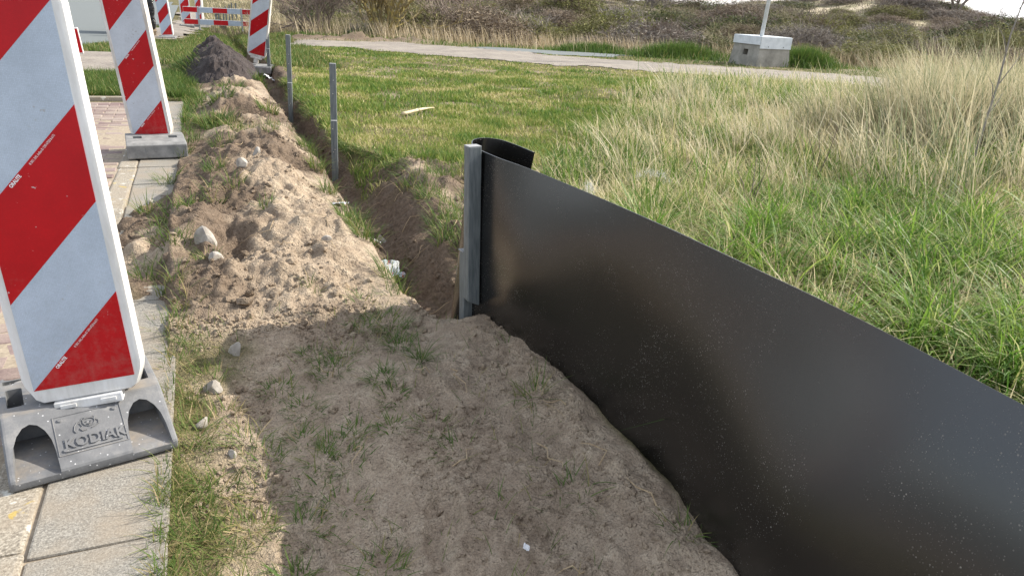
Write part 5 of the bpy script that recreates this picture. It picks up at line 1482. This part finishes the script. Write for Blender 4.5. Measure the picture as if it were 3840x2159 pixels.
def mat_paper(name, stops, sc):
    m, n, nd, lk, b = newmat(name)
    vec = N(nd, 'TexCoord').outputs['Object']; n1 = noise(nd, lk, sc, 3, .6, vec)
    r = ramp(nd, lk, n1.outputs['Fac'], stops); r.color_ramp.interpolation = 'CONSTANT'
    bt = noise(nd, lk, 300, 2, .6, vec); d = ramp(nd, lk, bt.outputs['Fac'], [(.4, (.75,) * 3), (.55, (1,) * 3)])
    mu = N(nd, 'Mix', data_type='RGBA', blend_type='MULTIPLY'); mu.inputs[0].default_value = 1
    lk.new(r.outputs[0], mu.inputs[6]); lk.new(d.outputs[0], mu.inputs[7]); lk.new(mu.outputs[2], b.inputs['Base Color']); b.inputs['Roughness'].default_value = .6
    return m
M['news'] = mat_paper('newsprint', [(0, (0.35, 0.36, 0.36)), (.42, (0.52, 0.53, 0.52)), (.56, (0.33, 0.40, 0.43)), (.64, (0.45, 0.12, 0.09))], 22)
M['wrapper'] = mat_paper('colour_wrapper', [(0, (0.1, 0.28, 0.2)), (.42, (0.5, 0.5, 0.5)), (.52, (0.48, 0.06, 0.06)), (.62, (0.15, 0.18, 0.42))], 30)
M['whitepaper'] = simple('white_scrap', (0.62, 0.63, 0.64), (0.75, 0.75, 0.75), 10, .6)
def gz(u, v, d=0.0): return (u, v, float(hz(u, v)) + d)
paper('newspaper_ball', gz(.815, 3.50, .045), .14, .12, 3, M['news'], 'crumpled printed newspaper wedged in the trench', 'litter', (.5, .3, .4))
paper('newspaper_scrap', gz(.80, 3.78, .03), .09, .06, 5, M['news'], 'half buried newspaper scrap behind the crumpled newspaper', 'litter', (.3, .5, 1))
paper('wrapper', gz(.84, 3.05, .03), .11, .06, 8, M['wrapper'], 'red and green wrapper at the near end of the trench', 'litter', (.3, .1, 2))
paper('paper_scrap', gz(.72, 4.38, .012), .10, .05, 11, M['whitepaper'], 'white paper scrap on the left rim of the trench', 'litter', (.1, .2, 2.4))
paper('plastic_scrap', gz(.95, 11.9, .07), .14, .16, 14, M['whitepaper'], 'white crumpled plastic in the far trench by the right-leaning beacon', 'litter', (.4, .2, 1))
paper('foil_scrap', gz(.62, 1.24, .008), .022, .016, 17, M['whitepaper'], 'tiny white foil scrap on the shaded sand', 'litter', (.4, .2, 1))

def fluff():
    M['fluff'] = mat_blade('white_fluff', [(0, (.55, .54, .5)), (1, (.8, .79, .76))], transl=.3)
    for (u, v, du, dv, n, lab) in ((1.72, 1.93, -.38, .42, 900, 'long white fluffy strand hanging in the grass by the sheet at the right'), (1.62, 2.72, -.16, .2, 420, 'white fluffy strand in the grass by the middle of the sheet edge'), (2.90, 4.05, -.1, .45, 420, 'thin white fluff strand caught in the grass behind the sheet'), (2.15, 3.85, .15, .2, 300, 'white fluff wisp close above the sheet near its far end')):
        tf = Turf(); t = RNG.random(n)
        x = u + du * t + RNG.normal(0, .018, n) * (1.2 - t * .7); y = v + dv * t + RNG.normal(0, .018, n)
        P = np.stack([x, y, hz(x, y) + .10 + .05 * np.sin(t * 5) + RNG.normal(0, .014, n)], 1)
        tf.add(blades(P, RNG.uniform(.015, .05, n), .002, RNG.uniform(0, 6.28, n), RNG.uniform(0, 2.5, n), RNG.normal(0, 1.5, n), 3))
        o = tf.build('white_fluff', M['fluff']); tag(o, lab, 'fluff', 'white fluff strands in the grass')
fluff()
